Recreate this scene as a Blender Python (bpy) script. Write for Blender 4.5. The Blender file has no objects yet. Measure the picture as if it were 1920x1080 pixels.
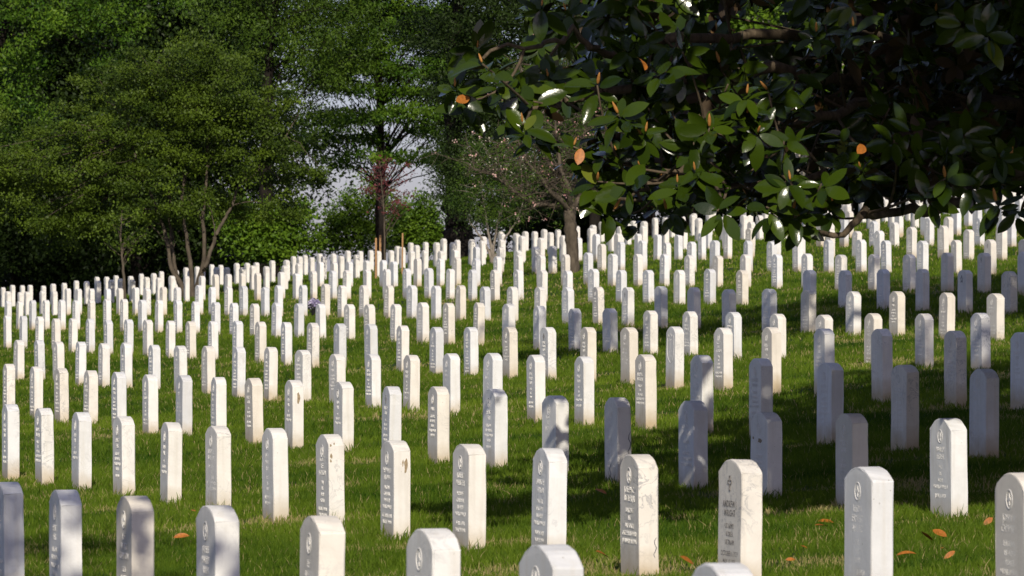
import bpy, bmesh, math, random
import numpy as np
from mathutils import Vector

random.seed(7)
rng = np.random.default_rng(11)
R = math.radians
scene = bpy.context.scene
COL = scene.collection

# ---------------------------------------------------------------- camera, sky, sun, exposure
F = 9500.0                      # focal length in pixels of the 1920 px wide photograph (a long telephoto lens)
CAMZ = 1.6
cam_data = bpy.data.cameras.new("camera")
cam = bpy.data.objects.new("camera", cam_data)
COL.objects.link(cam)
cam_data.sensor_width = 36.0
cam_data.lens = 36.0 * F / 1920.0
cam_data.clip_start = 0.2
cam_data.clip_end = 5000
cam.location = (0, 0, CAMZ)
cam.rotation_euler = (R(90), 0, 0)
cam_data.dof.use_dof = True
cam_data.dof.focus_distance = 40
cam_data.dof.aperture_fstop = 16
scene.camera = cam

SUN_EL = R(31)
SUN_AZ = R(177.9)               # compass-like angle from +Y towards +X: the sun stands almost straight behind the camera
world = bpy.data.worlds.new("World")
scene.world = world
world.use_nodes = True
wn = world.node_tree.nodes
sky = wn.new("ShaderNodeTexSky")
sky.sky_type = 'NISHITA'
sky.sun_disc = False
sky.sun_elevation = SUN_EL
sky.sun_rotation = SUN_AZ
sky.air_density = 0.8
sky.dust_density = 0.9
sky.ozone_density = 3.0
tint_ = wn.new("ShaderNodeMix"); tint_.data_type = 'RGBA'; tint_.blend_type = 'MULTIPLY'; tint_.inputs[0].default_value = 1.0
tint_.inputs[7].default_value = (1.06, 0.90, 1.04, 1)      # a slightly hazy, lavender spring sky
world.node_tree.links.new(sky.outputs[0], tint_.inputs[6])
sky_fill = wn.new("ShaderNodeMix"); sky_fill.data_type = 'RGBA'; sky_fill.blend_type = 'ADD'; sky_fill.inputs[0].default_value = 1.0
sky_fill.inputs[7].default_value = (0.82, 0.81, 0.86, 1)       # even pale fill added to the whole sky to lift the shaded stones
world.node_tree.links.new(tint_.outputs[2], sky_fill.inputs[6])
world.node_tree.links.new(sky_fill.outputs[2], wn["Background"].inputs[0])
wn["Background"].inputs[1].default_value = 0.085

sun_data = bpy.data.lights.new("sun", 'SUN')
sun = bpy.data.objects.new("sun", sun_data)
COL.objects.link(sun)
sun_data.energy = 4.4
sun_data.angle = R(0.53)
sun_data.color = (1.0, 0.92, 0.78)
to_sun = Vector((math.sin(SUN_AZ) * math.cos(SUN_EL), math.cos(SUN_AZ) * math.cos(SUN_EL), math.sin(SUN_EL)))
sun.rotation_euler = to_sun.to_track_quat('Z', 'Y').to_euler()
sun.location = (0, -40, 40)

vs = scene.view_settings
vs.view_transform = 'Standard'
vs.look = 'None'
vs.gamma = 1
vs.use_curve_mapping = False
vs.exposure = 0.0
scene.cycles.max_bounces = 5
scene.cycles.diffuse_bounces = 3
scene.cycles.glossy_bounces = 2
scene.cycles.transmission_bounces = 3
scene.cycles.transparent_max_bounces = 4

# ---------------------------------------------------------------- helpers
def tag(o, label=None, cat=None, group=None, kind=None):
    if label: o["label"] = label
    if cat: o["category"] = cat
    if group: o["group"] = group
    if kind: o["kind"] = kind
    return o

def empty(name, loc, label, cat, group=None):
    o = bpy.data.objects.new(name, None)
    o.empty_display_size = 0.3
    o.location = loc
    COL.objects.link(o)
    return tag(o, label, cat, group)

def link(name, me, parent=None, loc=None):
    o = bpy.data.objects.new(name, me)
    COL.objects.link(o)
    if parent: o.parent = parent
    if loc is not None: o.location = loc
    return o

def mesh_np(name, co, faces, nside, mat, tint=None, smooth=False):
    """faces: (m, nside) int array, or a list of such arrays with different nside"""
    me = bpy.data.meshes.new(name)
    co = np.asarray(co, dtype=np.float32)
    fl = faces if isinstance(faces, list) else [faces]
    loops = np.concatenate([f.ravel() for f in fl]).astype(np.int32)
    tot = np.concatenate([np.full(len(f), f.shape[1]) for f in fl])
    start = np.concatenate([[0], np.cumsum(tot)[:-1]]).astype(np.int32)
    me.vertices.add(len(co)); me.vertices.foreach_set("co", co.ravel())
    me.loops.add(len(loops)); me.loops.foreach_set("vertex_index", loops)
    me.polygons.add(len(start)); me.polygons.foreach_set("loop_start", start)
    if smooth: me.polygons.foreach_set("use_smooth", np.ones(len(start), dtype=bool))
    if tint is not None:
        a = me.attributes.new("tint", 'FLOAT', 'POINT')
        a.data.foreach_set("value", np.asarray(tint, dtype=np.float32))
    me.materials.append(mat)
    me.update(calc_edges=True)
    return me

def unit(v):
    return v / np.maximum(np.linalg.norm(v, axis=-1, keepdims=True), 1e-9)

def at(px, py, Y):
    """the point at depth Y metres that the photograph shows at pixel px, py"""
    return np.array([(px - 960.0) / F * Y, Y, (540.0 - py) / F * Y + CAMZ])

UX, UY = 0.26313, -0.96476       # along a row of graves
NX, NY = 0.96476, 0.26313        # from one row to the next
TC = [-1.186, 0.484, -0.045, -1.1689, 0.0753, -2.7934, 4.3457, 2.4321, 1.5822, -3.4612]
def ground(X, Y):
    X = np.asarray(X, float); Y = np.asarray(Y, float)
    Xc = np.clip(X, -19, 22); Yc = np.clip(Y, 4, 152)
    lim = 5 + 0.135 * Yc
    Xc = np.clip(Xc, -lim, lim)
    P = (NX * Xc + NY * Yc) / 30; Q = (UX * Xc + UY * Yc) / -100
    z = TC[0] + TC[1]*P + TC[2]*P*P + TC[3]*P**3 + TC[4]*P**4 + TC[5]*Q + TC[6]*Q*P + TC[7]*Q*P*P + TC[8]*Q*Q + TC[9]*Q*Q*P
    over = np.maximum(Y - 150, 0)
    z = z - np.minimum(0.0022 * over**2, 0.09 * over)
    over2 = np.maximum(Y - 240, 0)
    z = z + 0.085 * over2
    return z + CAMZ

def bez(p0, p1, p2, n=7):
    t = np.linspace(0, 1, n)[:, None]
    return (1-t)**2*p0 + 2*t*(1-t)*p1 + t*t*p2

def smooth_path(pts, n=4):
    pts = np.asarray(pts, float)
    if len(pts) < 3: return pts
    out = []
    P = np.vstack([2*pts[0]-pts[1], pts, 2*pts[-1]-pts[-2]])
    for i in range(1, len(P)-2):
        for t in np.linspace(0, 1, n, endpoint=False):
            a, b, c, d = P[i-1], P[i], P[i+1], P[i+2]
            out.append(0.5*((2*b)+(-a+c)*t+(2*a-5*b+4*c-d)*t*t+(-a+3*b-3*c+d)*t**3))
    out.append(pts[-1])
    return np.array(out)

class Tubes:
    def __init__(s): s.v = []; s.f = []; s.n = 0; s.caps = []
    def add(s, path, r0, r1, k=7, rough=0.0, flare=0.0):
        path = np.asarray(path, float); n = len(path)
        d = unit(np.gradient(path, axis=0))
        ref = np.where(np.abs(d[:, 2:3]) > 0.9, np.array([[1.0, 0, 0]]), np.array([[0, 0, 1.0]]))
        a = unit(np.cross(d, ref)); b = np.cross(d, a)
        t = np.linspace(0, 1, n)
        r = r0 + (r1 - r0) * t
        if flare: r = r + flare * r0 * np.exp(-t * 9)
        ang = np.linspace(0, 2*math.pi, k, endpoint=False)
        rr = r[:, None] * (1 + rough * rng.normal(size=(n, k)))
        v = path[:, None, :] + rr[..., None] * (np.cos(ang)[None, :, None]*a[:, None, :] + np.sin(ang)[None, :, None]*b[:, None, :])
        s.v.append(v.reshape(-1, 3))
        i = np.arange(n-1)[:, None]*k; j = np.arange(k)[None, :]; j2 = (j+1) % k
        f = np.stack([i+j, i+j2, i+k+j2, i+k+j], -1).reshape(-1, 4) + s.n
        s.f.append(f)
        s.v.append(path[-1:]); 
        top = s.n + (n-1)*k
        s.caps.append(np.stack([top + np.arange(k), top + (np.arange(k)+1) % k, np.full(k, s.n + n*k)], -1))
        s.n += n*k + 1
    def mesh(s, name, mat):
        return mesh_np(name, np.concatenate(s.v), [np.concatenate(s.f), np.concatenate(s.caps)], 4, mat, smooth=True)

# ---------------------------------------------------------------- materials
def new_mat(name):
    m = bpy.data.materials.new(name); m.use_nodes = True
    nt = m.node_tree; nt.nodes.clear()
    return m, nt, (lambda t, **k: _node(nt, t, **k)), nt.links.new
def _node(nt, t, **k):
    n = nt.nodes.new(t)
    for a, b in k.items():
        if a.startswith("i_"):
            n.inputs[a[2:].replace("_", " ")].default_value = b
        else: setattr(n, a, b)
    return n
def ramp(nt, stops):
    n = nt.nodes.new("ShaderNodeValToRGB")
    e = n.color_ramp.elements
    while len(e) < len(stops): e.new(0.5)
    for q, (p, c) in zip(e, stops):
        q.position = p; q.color = (*c, 1) if len(c) == 3 else c
    return n

def leaf_material(name, dark, light, trans=0.25, rough=0.5, spec=0.2):
    m, nt, N, L = new_mat(name)
    at_ = N("ShaderNodeAttribute", attribute_name="tint")
    rp = ramp(nt, [(0.0, dark), (1.0, light)])
    L(at_.outputs["Fac"], rp.inputs[0])
    d = N("ShaderNodeBsdfPrincipled", i_Roughness=rough)
    d.inputs["Specular IOR Level"].default_value = spec
    t = N("ShaderNodeBsdfTranslucent")
    mx = N("ShaderNodeMixShader"); mx.inputs[0].default_value = trans
    out = N("ShaderNodeOutputMaterial")
    L(rp.outputs[0], d.inputs["Base Color"]); L(rp.outputs[0], t.inputs["Color"])
    L(d.outputs[0], mx.inputs[1]); L(t.outputs[0], mx.inputs[2]); L(mx.outputs[0], out.inputs[0])
    return m

def bark_material(name, a, b, scale=6.0):
    m, nt, N, L = new_mat(name)
    tc = N("ShaderNodeTexCoord"); mp = N("ShaderNodeMapping"); mp.inputs["Scale"].default_value = (scale, scale, scale*0.35)
    no = N("ShaderNodeTexNoise", i_Scale=2.0, i_Detail=6.0, i_Roughness=0.65)
    rp = ramp(nt, [(0.3, a), (0.7, b)])
    bu = N("ShaderNodeBump", i_Strength=0.6, i_Distance=0.02)
    p = N("ShaderNodeBsdfPrincipled", i_Roughness=0.85); out = N("ShaderNodeOutputMaterial")
    p.inputs["Specular IOR Level"].default_value = 0.15
    L(tc.outputs["Object"], mp.inputs[0]); L(mp.outputs[0], no.inputs["Vector"]); L(no.outputs[0], rp.inputs[0])
    L(rp.outputs[0], p.inputs["Base Color"]); L(no.outputs[0], bu.inputs["Height"]); L(bu.outputs[0], p.inputs["Normal"])
    L(p.outputs[0], out.inputs[0])
    return m

def plain_material(name, col, rough=0.6, var=0.25, scale=30.0):
    m, nt, N, L = new_mat(name)
    tc = N("ShaderNodeTexCoord"); no = N("ShaderNodeTexNoise", i_Scale=scale, i_Detail=4.0)
    rp = ramp(nt, [(0.25, tuple(c*(1-var) for c in col)), (0.75, tuple(min(1, c*(1+var)) for c in col))])
    p = N("ShaderNodeBsdfPrincipled", i_Roughness=rough); out = N("ShaderNodeOutputMaterial")
    L(tc.outputs["Object"], no.inputs["Vector"]); L(no.outputs[0], rp.inputs[0]); L(rp.outputs[0], p.inputs["Base Color"]); L(p.outputs[0], out.inputs[0])
    return m

def marble_material():
    m, nt, N, L = new_mat("white_marble")
    tc = N("ShaderNodeTexCoord"); oi = N("ShaderNodeObjectInfo")
    off = N("ShaderNodeVectorMath", operation='SCALE'); off.inputs[0].default_value = (37.0, 91.0, 53.0)
    add = N("ShaderNodeVectorMath", operation='ADD')
    L(oi.outputs["Random"], off.inputs["Scale"]); L(tc.outputs["Object"], add.inputs[0]); L(off.outputs[0], add.inputs[1])
    # tone of the stone: warm white to cool white
    tone = ramp(nt, [(0.0, (0.74, 0.68, 0.58)), (0.2, (0.79, 0.755, 0.69)), (0.5, (0.80, 0.785, 0.745)), (0.8, (0.76, 0.765, 0.76)), (1.0, (0.65, 0.655, 0.655))])
    L(oi.outputs["Random"], tone.inputs[0])
    # soft cloudy marble
    n1 = N("ShaderNodeTexNoise", i_Scale=5.0, i_Detail=5.0, i_Roughness=0.6); L(add.outputs[0], n1.inputs["Vector"])
    c1 = ramp(nt, [(0.3, (0.86, 0.86, 0.86)), (0.7, (1.03, 1.03, 1.03))]); L(n1.outputs[0], c1.inputs[0])
    mul1 = N("ShaderNodeMix", data_type='RGBA', blend_type='MULTIPLY'); mul1.inputs[0].default_value = 1.0
    L(tone.outputs[0], mul1.inputs[6]); L(c1.outputs[0], mul1.inputs[7])
    # grey veins, stronger on some stones than on others
    vn = N("ShaderNodeTexNoise", i_Scale=7.0, i_Detail=8.0, i_Roughness=0.62, i_Distortion=1.6); L(add.outputs[0], vn.inputs["Vector"])
    vr = ramp(nt, [(0.0, (0, 0, 0)), (0.475, (0, 0, 0)), (0.5, (1, 1, 1)), (0.525, (0, 0, 0)), (1.0, (0, 0, 0))]); L(vn.outputs[0], vr.inputs[0])
    vmask = N("ShaderNodeTexNoise", i_Scale=3.0, i_Detail=2.0); L(add.outputs[0], vmask.inputs["Vector"])
    vm = ramp(nt, [(0.45, (0, 0, 0)), (0.68, (1, 1, 1))]); L(vmask.outputs[0], vm.inputs[0])
    wn_ = N("ShaderNodeTexWhiteNoise", noise_dimensions='1D'); L(oi.outputs["Random"], wn_.inputs["W"])
    st = N("ShaderNodeMath", operation='POWER'); st.inputs[1].default_value = 2.6; L(wn_.outputs["Value"], st.inputs[0])
    v1 = N("ShaderNodeMath", operation='MULTIPLY'); v2 = N("ShaderNodeMath", operation='MULTIPLY')
    L(vr.outputs[0], v1.inputs[0]); L(vm.outputs[0], v1.inputs[1]); L(v1.outputs[0], v2.inputs[0]); L(st.outputs[0], v2.inputs[1])
    mv = N("ShaderNodeMix", data_type='RGBA'); mv.inputs[7].default_value = (0.25, 0.26, 0.28, 1)
    L(v2.outputs[0], mv.inputs[0]); L(mul1.outputs[2], mv.inputs[6])
    # small dark lichen specks
    vo = N("ShaderNodeTexVoronoi", i_Scale=34.0); L(add.outputs[0], vo.inputs["Vector"])
    sr = ramp(nt, [(0.07, (1, 1, 1)), (0.11, (0, 0, 0))]); L(vo.outputs["Distance"], sr.inputs[0])
    sm = N("ShaderNodeTexNoise", i_Scale=4.5, i_Detail=1.0); L(add.outputs[0], sm.inputs["Vector"])
    smr = ramp(nt, [(0.55, (0, 0, 0)), (0.66, (1, 1, 1))]); L(sm.outputs[0], smr.inputs[0])
    s1 = N("ShaderNodeMath", operation='MULTIPLY'); L(sr.outputs[0], s1.inputs[0]); L(smr.outputs[0], s1.inputs[1])
    s2 = N("ShaderNodeMath", operation='MULTIPLY'); s2.inputs[1].default_value = 0.75; L(s1.outputs[0], s2.inputs[0])
    ms = N("ShaderNodeMix", data_type='RGBA'); ms.inputs[7].default_value = (0.16, 0.14, 0.10, 1)
    L(s2.outputs[0], ms.inputs[0]); L(mv.outputs[2], ms.inputs[6])
    # vertical weathering streaks
    mp = N("ShaderNodeMapping"); mp.inputs["Scale"].default_value = (16, 16, 1.1); L(add.outputs[0], mp.inputs[0])
    n3 = N("ShaderNodeTexNoise", i_Scale=1.6, i_Detail=4.0); L(mp.outputs[0], n3.inputs["Vector"])
    r3 = ramp(nt, [(0.5, (0, 0, 0)), (0.8, (1, 1, 1))]); L(n3.outputs[0], r3.inputs[0])
    k3 = N("ShaderNodeMath", operation='MULTIPLY'); k3.inputs[1].default_value = 0.4; L(r3.outputs[0], k3.inputs[0])
    m3 = N("ShaderNodeMix", data_type='RGBA'); m3.inputs[7].default_value = (0.52, 0.47, 0.38, 1)
    L(k3.outputs[0], m3.inputs[0]); L(ms.outputs[2], m3.inputs[6])
    # soil stain climbing from the turf
    sp = N("ShaderNodeSeparateXYZ"); L(tc.outputs["Object"], sp.inputs[0])
    nb = N("ShaderNodeTexNoise", i_Scale=9.0, i_Detail=4.0); L(add.outputs[0], nb.inputs["Vector"])
    h1 = N("ShaderNodeMath", operation='MULTIPLY_ADD'); h1.inputs[1].default_value = 0.16; L(nb.outputs[0], h1.inputs[0]); L(sp.outputs["Z"], h1.inputs[2])
    hr = ramp(nt, [(0.08, (1, 1, 1)), (0.26, (0, 0, 0))]); L(h1.outputs[0], hr.inputs[0])
    k4 = N("ShaderNodeMath", operation='MULTIPLY'); k4.inputs[1].default_value = 0.8; L(hr.outputs[0], k4.inputs[0])
    m4 = N("ShaderNodeMix", data_type='RGBA'); m4.inputs[7].default_value = (0.42, 0.31, 0.16, 1)
    L(k4.outputs[0], m4.inputs[0]); L(m3.outputs[2], m4.inputs[6])
    p = N("ShaderNodeBsdfPrincipled", i_Roughness=0.62); p.inputs["Specular IOR Level"].default_value = 0.3
    bu = N("ShaderNodeBump", i_Strength=0.25, i_Distance=0.004)
    nf = N("ShaderNodeTexNoise", i_Scale=60.0, i_Detail=5.0); L(add.outputs[0], nf.inputs["Vector"]); L(nf.outputs[0], bu.inputs["Height"])
    out = N("ShaderNodeOutputMaterial")
    L(m4.outputs[2], p.inputs["Base Color"]); L(bu.outputs[0], p.inputs["Normal"]); L(p.outputs[0], out.inputs[0])
    return m

def ground_material():
    m, nt, N, L = new_mat("lawn_soil")
    ge = N("ShaderNodeNewGeometry")
    n1 = N("ShaderNodeTexNoise", i_Scale=0.5, i_Detail=5.0); n2 = N("ShaderNodeTexNoise", i_Scale=18.0, i_Detail=6.0, i_Roughness=0.7)
    L(ge.outputs["Position"], n1.inputs["Vector"]); L(ge.outputs["Position"], n2.inputs["Vector"])
    r1 = ramp(nt, [(0.3, (0.028, 0.055, 0.010)), (0.6, (0.042, 0.075, 0.014)), (0.8, (0.085, 0.085, 0.030))]); L(n1.outputs[0], r1.inputs[0])
    r2 = ramp(nt, [(0.3, (0.6, 0.6, 0.6)), (0.7, (1.25, 1.25, 1.2))]); L(n2.outputs[0], r2.inputs[0])
    mx = N("ShaderNodeMix", data_type='RGBA', blend_type='MULTIPLY'); mx.inputs[0].default_value = 1.0
    L(r1.outputs[0], mx.inputs[6]); L(r2.outputs[0], mx.inputs[7])
    bu = N("ShaderNodeBump", i_Strength=1.0, i_Distance=0.05); L(n2.outputs[0], bu.inputs["Height"])
    p = N("ShaderNodeBsdfPrincipled", i_Roughness=0.9); p.inputs["Specular IOR Level"].default_value = 0.1
    out = N("ShaderNodeOutputMaterial")
    L(mx.outputs[2], p.inputs["Base Color"]); L(bu.outputs[0], p.inputs["Normal"]); L(p.outputs[0], out.inputs[0])
    return m

def magnolia_leaf_material():
    m, nt, N, L = new_mat("glossy_magnolia_leaf")
    at_ = N("ShaderNodeAttribute", attribute_name="tint"); ge = N("ShaderNodeNewGeometry")
    top = ramp(nt, [(0.0, (0.011, 0.023, 0.002)), (0.8, (0.038, 0.064, 0.004)), (1.0, (0.11, 0.13, 0.015))])
    bot = ramp(nt, [(0.0, (0.022, 0.013, 0.006)), (0.75, (0.055, 0.033, 0.012)), (1.0, (0.16, 0.08, 0.02))])
    L(at_.outputs["Fac"], top.inputs[0]); L(at_.outputs["Fac"], bot.inputs[0])
    mc = N("ShaderNodeMix", data_type='RGBA'); L(ge.outputs["Backfacing"], mc.inputs[0]); L(top.outputs[0], mc.inputs[6]); L(bot.outputs[0], mc.inputs[7])
    tc = N("ShaderNodeTexCoord"); no = N("ShaderNodeTexNoise", i_Scale=26.0, i_Detail=3.0); L(tc.outputs["Object"], no.inputs["Vector"])
    bu = N("ShaderNodeBump", i_Strength=0.15, i_Distance=0.012); L(no.outputs[0], bu.inputs["Height"])
    rg = N("ShaderNodeMath", operation='MULTIPLY_ADD'); rg.inputs[1].default_value = 0.45; rg.inputs[2].default_value = 0.19; L(ge.outputs["Backfacing"], rg.inputs[0])
    p = N("ShaderNodeBsdfPrincipled"); p.inputs["Specular IOR Level"].default_value = 0.32
    out = N("ShaderNodeOutputMaterial")
    L(bu.outputs[0], p.inputs["Normal"]); L(mc.outputs[2], p.inputs["Base Color"]); L(rg.outputs[0], p.inputs["Roughness"]); L(p.outputs[0], out.inputs[0])
    return m

M = dict(
    marble=marble_material(), ground=ground_material(), mag=magnolia_leaf_material(),
    carve=plain_material("pale_lettering", (0.76, 0.74, 0.70), 0.7, 0.08),
    carve_dark=plain_material("blackened_lettering", (0.16, 0.15, 0.14), 0.8, 0.2),
    grass=leaf_material("grass_blades", (0.018, 0.058, 0.003), (0.145, 0.215, 0.016), 0.3, 0.6, 0.08),
    leaf_mid=leaf_material("mid_green_leaves", (0.022, 0.044, 0.004), (0.125, 0.19, 0.015)),
    leaf_fresh=leaf_material("fresh_green_leaves", (0.020, 0.050, 0.005), (0.095, 0.16, 0.015)),
    leaf_bright=leaf_material("bright_green_leaves", (0.034, 0.088, 0.006), (0.135, 0.225, 0.016)),
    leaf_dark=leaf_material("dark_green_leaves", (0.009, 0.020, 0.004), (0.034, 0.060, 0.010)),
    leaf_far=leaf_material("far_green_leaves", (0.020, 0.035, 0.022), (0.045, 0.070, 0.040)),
    leaf_red=leaf_material("purple_red_leaves", (0.09, 0.022, 0.025), (0.20, 0.06, 0.06)),
    blossom=leaf_material("pink_blossom", (0.55, 0.22, 0.22), (0.80, 0.60, 0.52)),
    white_blossom=leaf_material("cream_blossom", (0.45, 0.42, 0.30), (0.75, 0.70, 0.55)),
    bark=bark_material("grey_brown_bark", (0.045, 0.036, 0.026), (0.13, 0.105, 0.075)),
    bark_dark=bark_material("dark_bark", (0.007, 0.006, 0.005), (0.022, 0.017, 0.013)),
    bark_pale=bark_material("pale_mottled_bark", (0.30, 0.26, 0.20), (0.58, 0.54, 0.46), 2.5),
    bark_mag=bark_material("magnolia_bark", (0.05, 0.038, 0.026), (0.15, 0.115, 0.075), 14),
    twig=bark_material("pale_twigs", (0.13, 0.11, 0.085), (0.30, 0.26, 0.21)),
    bud=plain_material("rusty_bud_fur", (0.36, 0.16, 0.03), 0.7, 0.3),
    deadleaf=plain_material("dry_orange_leaf", (0.33, 0.115, 0.016), 0.55, 0.35, 60),
    stake=bark_material("raw_pine_stake", (0.26, 0.14, 0.06), (0.42, 0.25, 0.12), 5),
    pot=plain_material("black_plastic_pot", (0.012, 0.012, 0.014), 0.4, 0.2),
    petal=leaf_material("lilac_petals", (0.26, 0.20, 0.42), (0.70, 0.66, 0.76), 0.2),
)

# ---------------------------------------------------------------- the ground: one sheet out to the horizon
gx = np.concatenate([-np.geomspace(1500, 26, 16), np.arange(-25, 28.1, 0.6), np.geomspace(29, 1500, 16)])
gy = np.concatenate([-np.geomspace(800, 12, 12), np.arange(-11, 190, 0.6), np.geomspace(191, 3500, 26)])
GX, GY = np.meshgrid(gx, gy)
GZ = ground(GX, GY)
near = (GY > 0) & (GY < 160) & (abs(GX) < 26)
GZ = GZ + near * (0.012*np.sin(GX*2.1 + 1.3*np.sin(GY*0.9)) + 0.010*np.sin(GY*1.7 + GX*0.6)) - 0.005
ii = (np.arange(len(gy)-1)[:, None]*len(gx) + np.arange(len(gx)-1)[None, :])
gf = np.stack([ii, ii+1, ii+1+len(gx), ii+len(gx)], -1).reshape(-1, 4)
lawn = link("ground", mesh_np("ground", np.stack([GX, GY, GZ], -1).reshape(-1, 3), gf, 4, M["ground"], smooth=True))
tag(lawn, kind="structure")

# ---------------------------------------------------------------- headstones
W, T = 0.33, 0.102
def stone_mesh(seed, top_drop=0.058, pointed=False, chip=0.0):
    """an upright slab, its origin 0.62 m under the crown of its curved top, standing 0.4 m deep in the turf"""
    r = random.Random(seed)
    hw = W/2; H = 0.62
    prof = [(-hw, -0.4), (hw, -0.4), (hw, 0.05), (hw, 0.2), (hw, 0.35), (hw, 0.47), (hw, H - top_drop - 0.004)]
    na = 12
    for q in range(1, na):
        a = 1 - 2*q/na
        if pointed: prof.append((hw*a, H - top_drop*abs(a)**0.9))
        else: prof.append((hw*a, H - top_drop*a*a - 0.010*abs(a)**8))
    prof += [(-hw, H - top_drop - 0.004), (-hw, 0.47), (-hw, 0.35), (-hw, 0.2), (-hw, 0.05)]
    bm = bmesh.new()
    fr = [bm.verts.new((x, -T/2, z)) for x, z in prof]
    bk = [bm.verts.new((x, T/2, z)) for x, z in prof]
    n = len(prof)
    bm.faces.new(fr); bm.faces.new(bk[::-1])
    for q in range(n):
        bm.faces.new([fr[(q+1) % n], fr[q], bk[q], bk[(q+1) % n]])
    bm.normal_update()
    eds = [e for e in bm.edges if abs(e.verts[0].co.y - e.verts[1].co.y) < 1e-6 and max(e.verts[0].co.z, e.verts[1].co.z) > -0.3]
    eds += [e for e in bm.edges if abs(e.verts[0].co.y - e.verts[1].co.y) > 1e-6 and abs(abs(e.verts[0].co.x) - hw) < 1e-6 and e.verts[0].co.z > H - top_drop - 0.03]
    bmesh.ops.bevel(bm, geom=eds, offset=0.0055, segments=2, profile=0.5, affect='EDGES')
    for v in bm.verts:                                   # a worn, slightly uneven edge
        e = abs(v.co.y) > T/2 - 0.007
        v.co.x += r.gauss(0, 0.0009) + (r.gauss(0, 0.0016) if e else 0)
        v.co.y += r.gauss(0, 0.0007)
        if v.co.z > 0.1: v.co.z += r.gauss(0, 0.0009)
        if chip and e and r.random() < chip: v.co.x *= 1 - 0.022*r.random(); v.co.y *= 1 - 0.05*r.random()
    me = bpy.data.meshes.new("headstone"); bm.to_mesh(me); bm.free()
    me.materials.append(M["marble"])
    return me
STONE = [stone_mesh(s, 0.050 + 0.004*(s % 4), chip=0.10 if s % 3 == 0 else 0.03) for s in range(8)]
POINTED = stone_mesh(99, 0.085, True)

# lettering is cut from the built-in font, one mesh for each inscription
def text_bm(bm, body, size, x, z, depth=0.0018, sx=0.86):
    c = bpy.data.curves.new("t", 'FONT'); c.body = body; c.size = size; c.align_x = 'CENTER'; c.extrude = depth/2; c.resolution_u = 2
    c.space_character = 1.08
    o = bpy.data.objects.new("t", c); COL.objects.link(o)
    bpy.context.view_layer.update()
    me = bpy.data.meshes.new_from_object(o.evaluated_get(bpy.context.evaluated_depsgraph_get()))
    bpy.data.objects.remove(o); bpy.data.curves.remove(c)
    k = len(bm.verts); bm.from_mesh(me); bm.verts.ensure_lookup_table()
    xs = [v.co.x for v in bm.verts[k:]] or [0, 1]
    s = min(sx, 0.275/max(1e-6, max(xs)-min(xs)))
    for v in bm.verts[k:]:
        v.co = Vector((v.co.x*s + x, -T/2 - 0.0002 - v.co.z, v.co.y + z))
    bpy.data.meshes.remove(me)
def inscription_mesh(lines, mat, top=0.425):
    bm = bmesh.new(); z = top
    for q, ln in enumerate(lines):
        big = ln.startswith("*")
        s = 0.044 if big else 0.034
        if ln.strip("*"): text_bm(bm, ln.strip("*"), s, 0, z)
        z -= ((0.042 if big else 0.038) if ln.strip("*") else 0.014)
    me = bpy.data.meshes.new("inscription"); bm.to_mesh(me); bm.free(); me.materials.append(mat)
    return me
INS = {}
def ins(key, txt, dark=False, top=0.425):
    blocks = txt.split("||"); z = top; INS[key] = []
    for q, b in enumerate(blocks):
        nm = "carved_name" if q == 0 else ("carved_dates" if q == len(blocks)-1 and q > 0 else "carved_service")
        lines = b.split("|")
        INS[key].append((nm, inscription_mesh(lines, M["carve_dark"] if dark else M["carve"], z)))
        z -= sum(0.042 if l.startswith("*") else 0.038 for l in lines) + 0.014
ins("butler", "*JOSEPH C|*BUTLER JR||SARGENT|US|AIR FORCE|DECEMBER 4 1921|JANUARY 18 1996", top=0.43)
ins("wright", "*ANDREW J|*WRIGHT||US ARMY|KOREA|VIETNAM||OCTOBER 6 1929|MAY 12 1995", True, top=0.40)
ins("ernest", "*LEON|*ERNEST|*ABLAC||CPL|US|ARMY||JULY 20 1920|AUGUST 20 1994")
ins("john", "*JOHN W|*CAMPBELL||SERGEANT|US ARMY|KOREA|WORLD WAR II|MAY 3 1924")
ins("albert", "*ALBERT F|*GIBBS||SP 5|US ARMY|VIETNAM||JUNE 4 1931|MAY 8 1994")
ins("david", "*DAVID E|*TAYLOR||MASTER|SERGEANT|US ARMY|WORLD WAR II||NOV 15 1921|NOV 11 1994")
ins("robert", "*ROBERT|*WEBSTER||VERMONT|CORPORAL|US ARMY|WORLD WAR II||APRIL 3 1918|MARCH 1 1990", top=0.43)
ins("brown", "*HEYWARD|*BROWN||VIRGINIA|CORPORAL|INFANTRY|WORLD WAR I||OCTOBER 5 1896|AUGUST 9 1994", top=0.43)
ins("scott", "*SCOTT|*LEE|*JACKSON||MAJ|US|ARMY|KOREA||AUGUST 4 1930|MARCH 6 1990", top=0.45)
ins("james", "*JAMES|*HARRY|*RUSH||BM 2|US|NAVY||JULY 4 1919|MAY 28 1991")
ins("lee", "*LEE|*ALFRED|*CLAYTON||TEC 5|US ARMY|WORLD WAR II||MAY 9 1922|JUNE 1 1991")
ins("paul", "*PAULS||COLONEL|US MARINES|KOREA|WORLD WAR II|1917 1990")
ins("henry", "*HARRY|*BEDER||PFC|US|ARMY|WORLD WAR II||JUNE 6 1924")
ins("ernst", "*ERNST|*FELS||SERGEANT|US MARINES|WORLD WAR II|KOREA||1924 1991")
ins("short", "*ALVA|*HILL||PVT|US ARMY|WORLD WAR I")
ins("long", "*GEORGE|*ADAM|*MILLER||LT COL|US|AIR FORCE|KOREA|VIETNAM||MAY 5 1926|JULY 3 1993", top=0.45)
ins("shield", "*CYRUS|*OF|*US|*ARTY|*NAVY", top=0.46)
INSK = ["david", "robert", "brown", "scott", "james", "lee", "paul", "henry", "ernst", "short", "long", "albert", "butler"]

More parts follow.
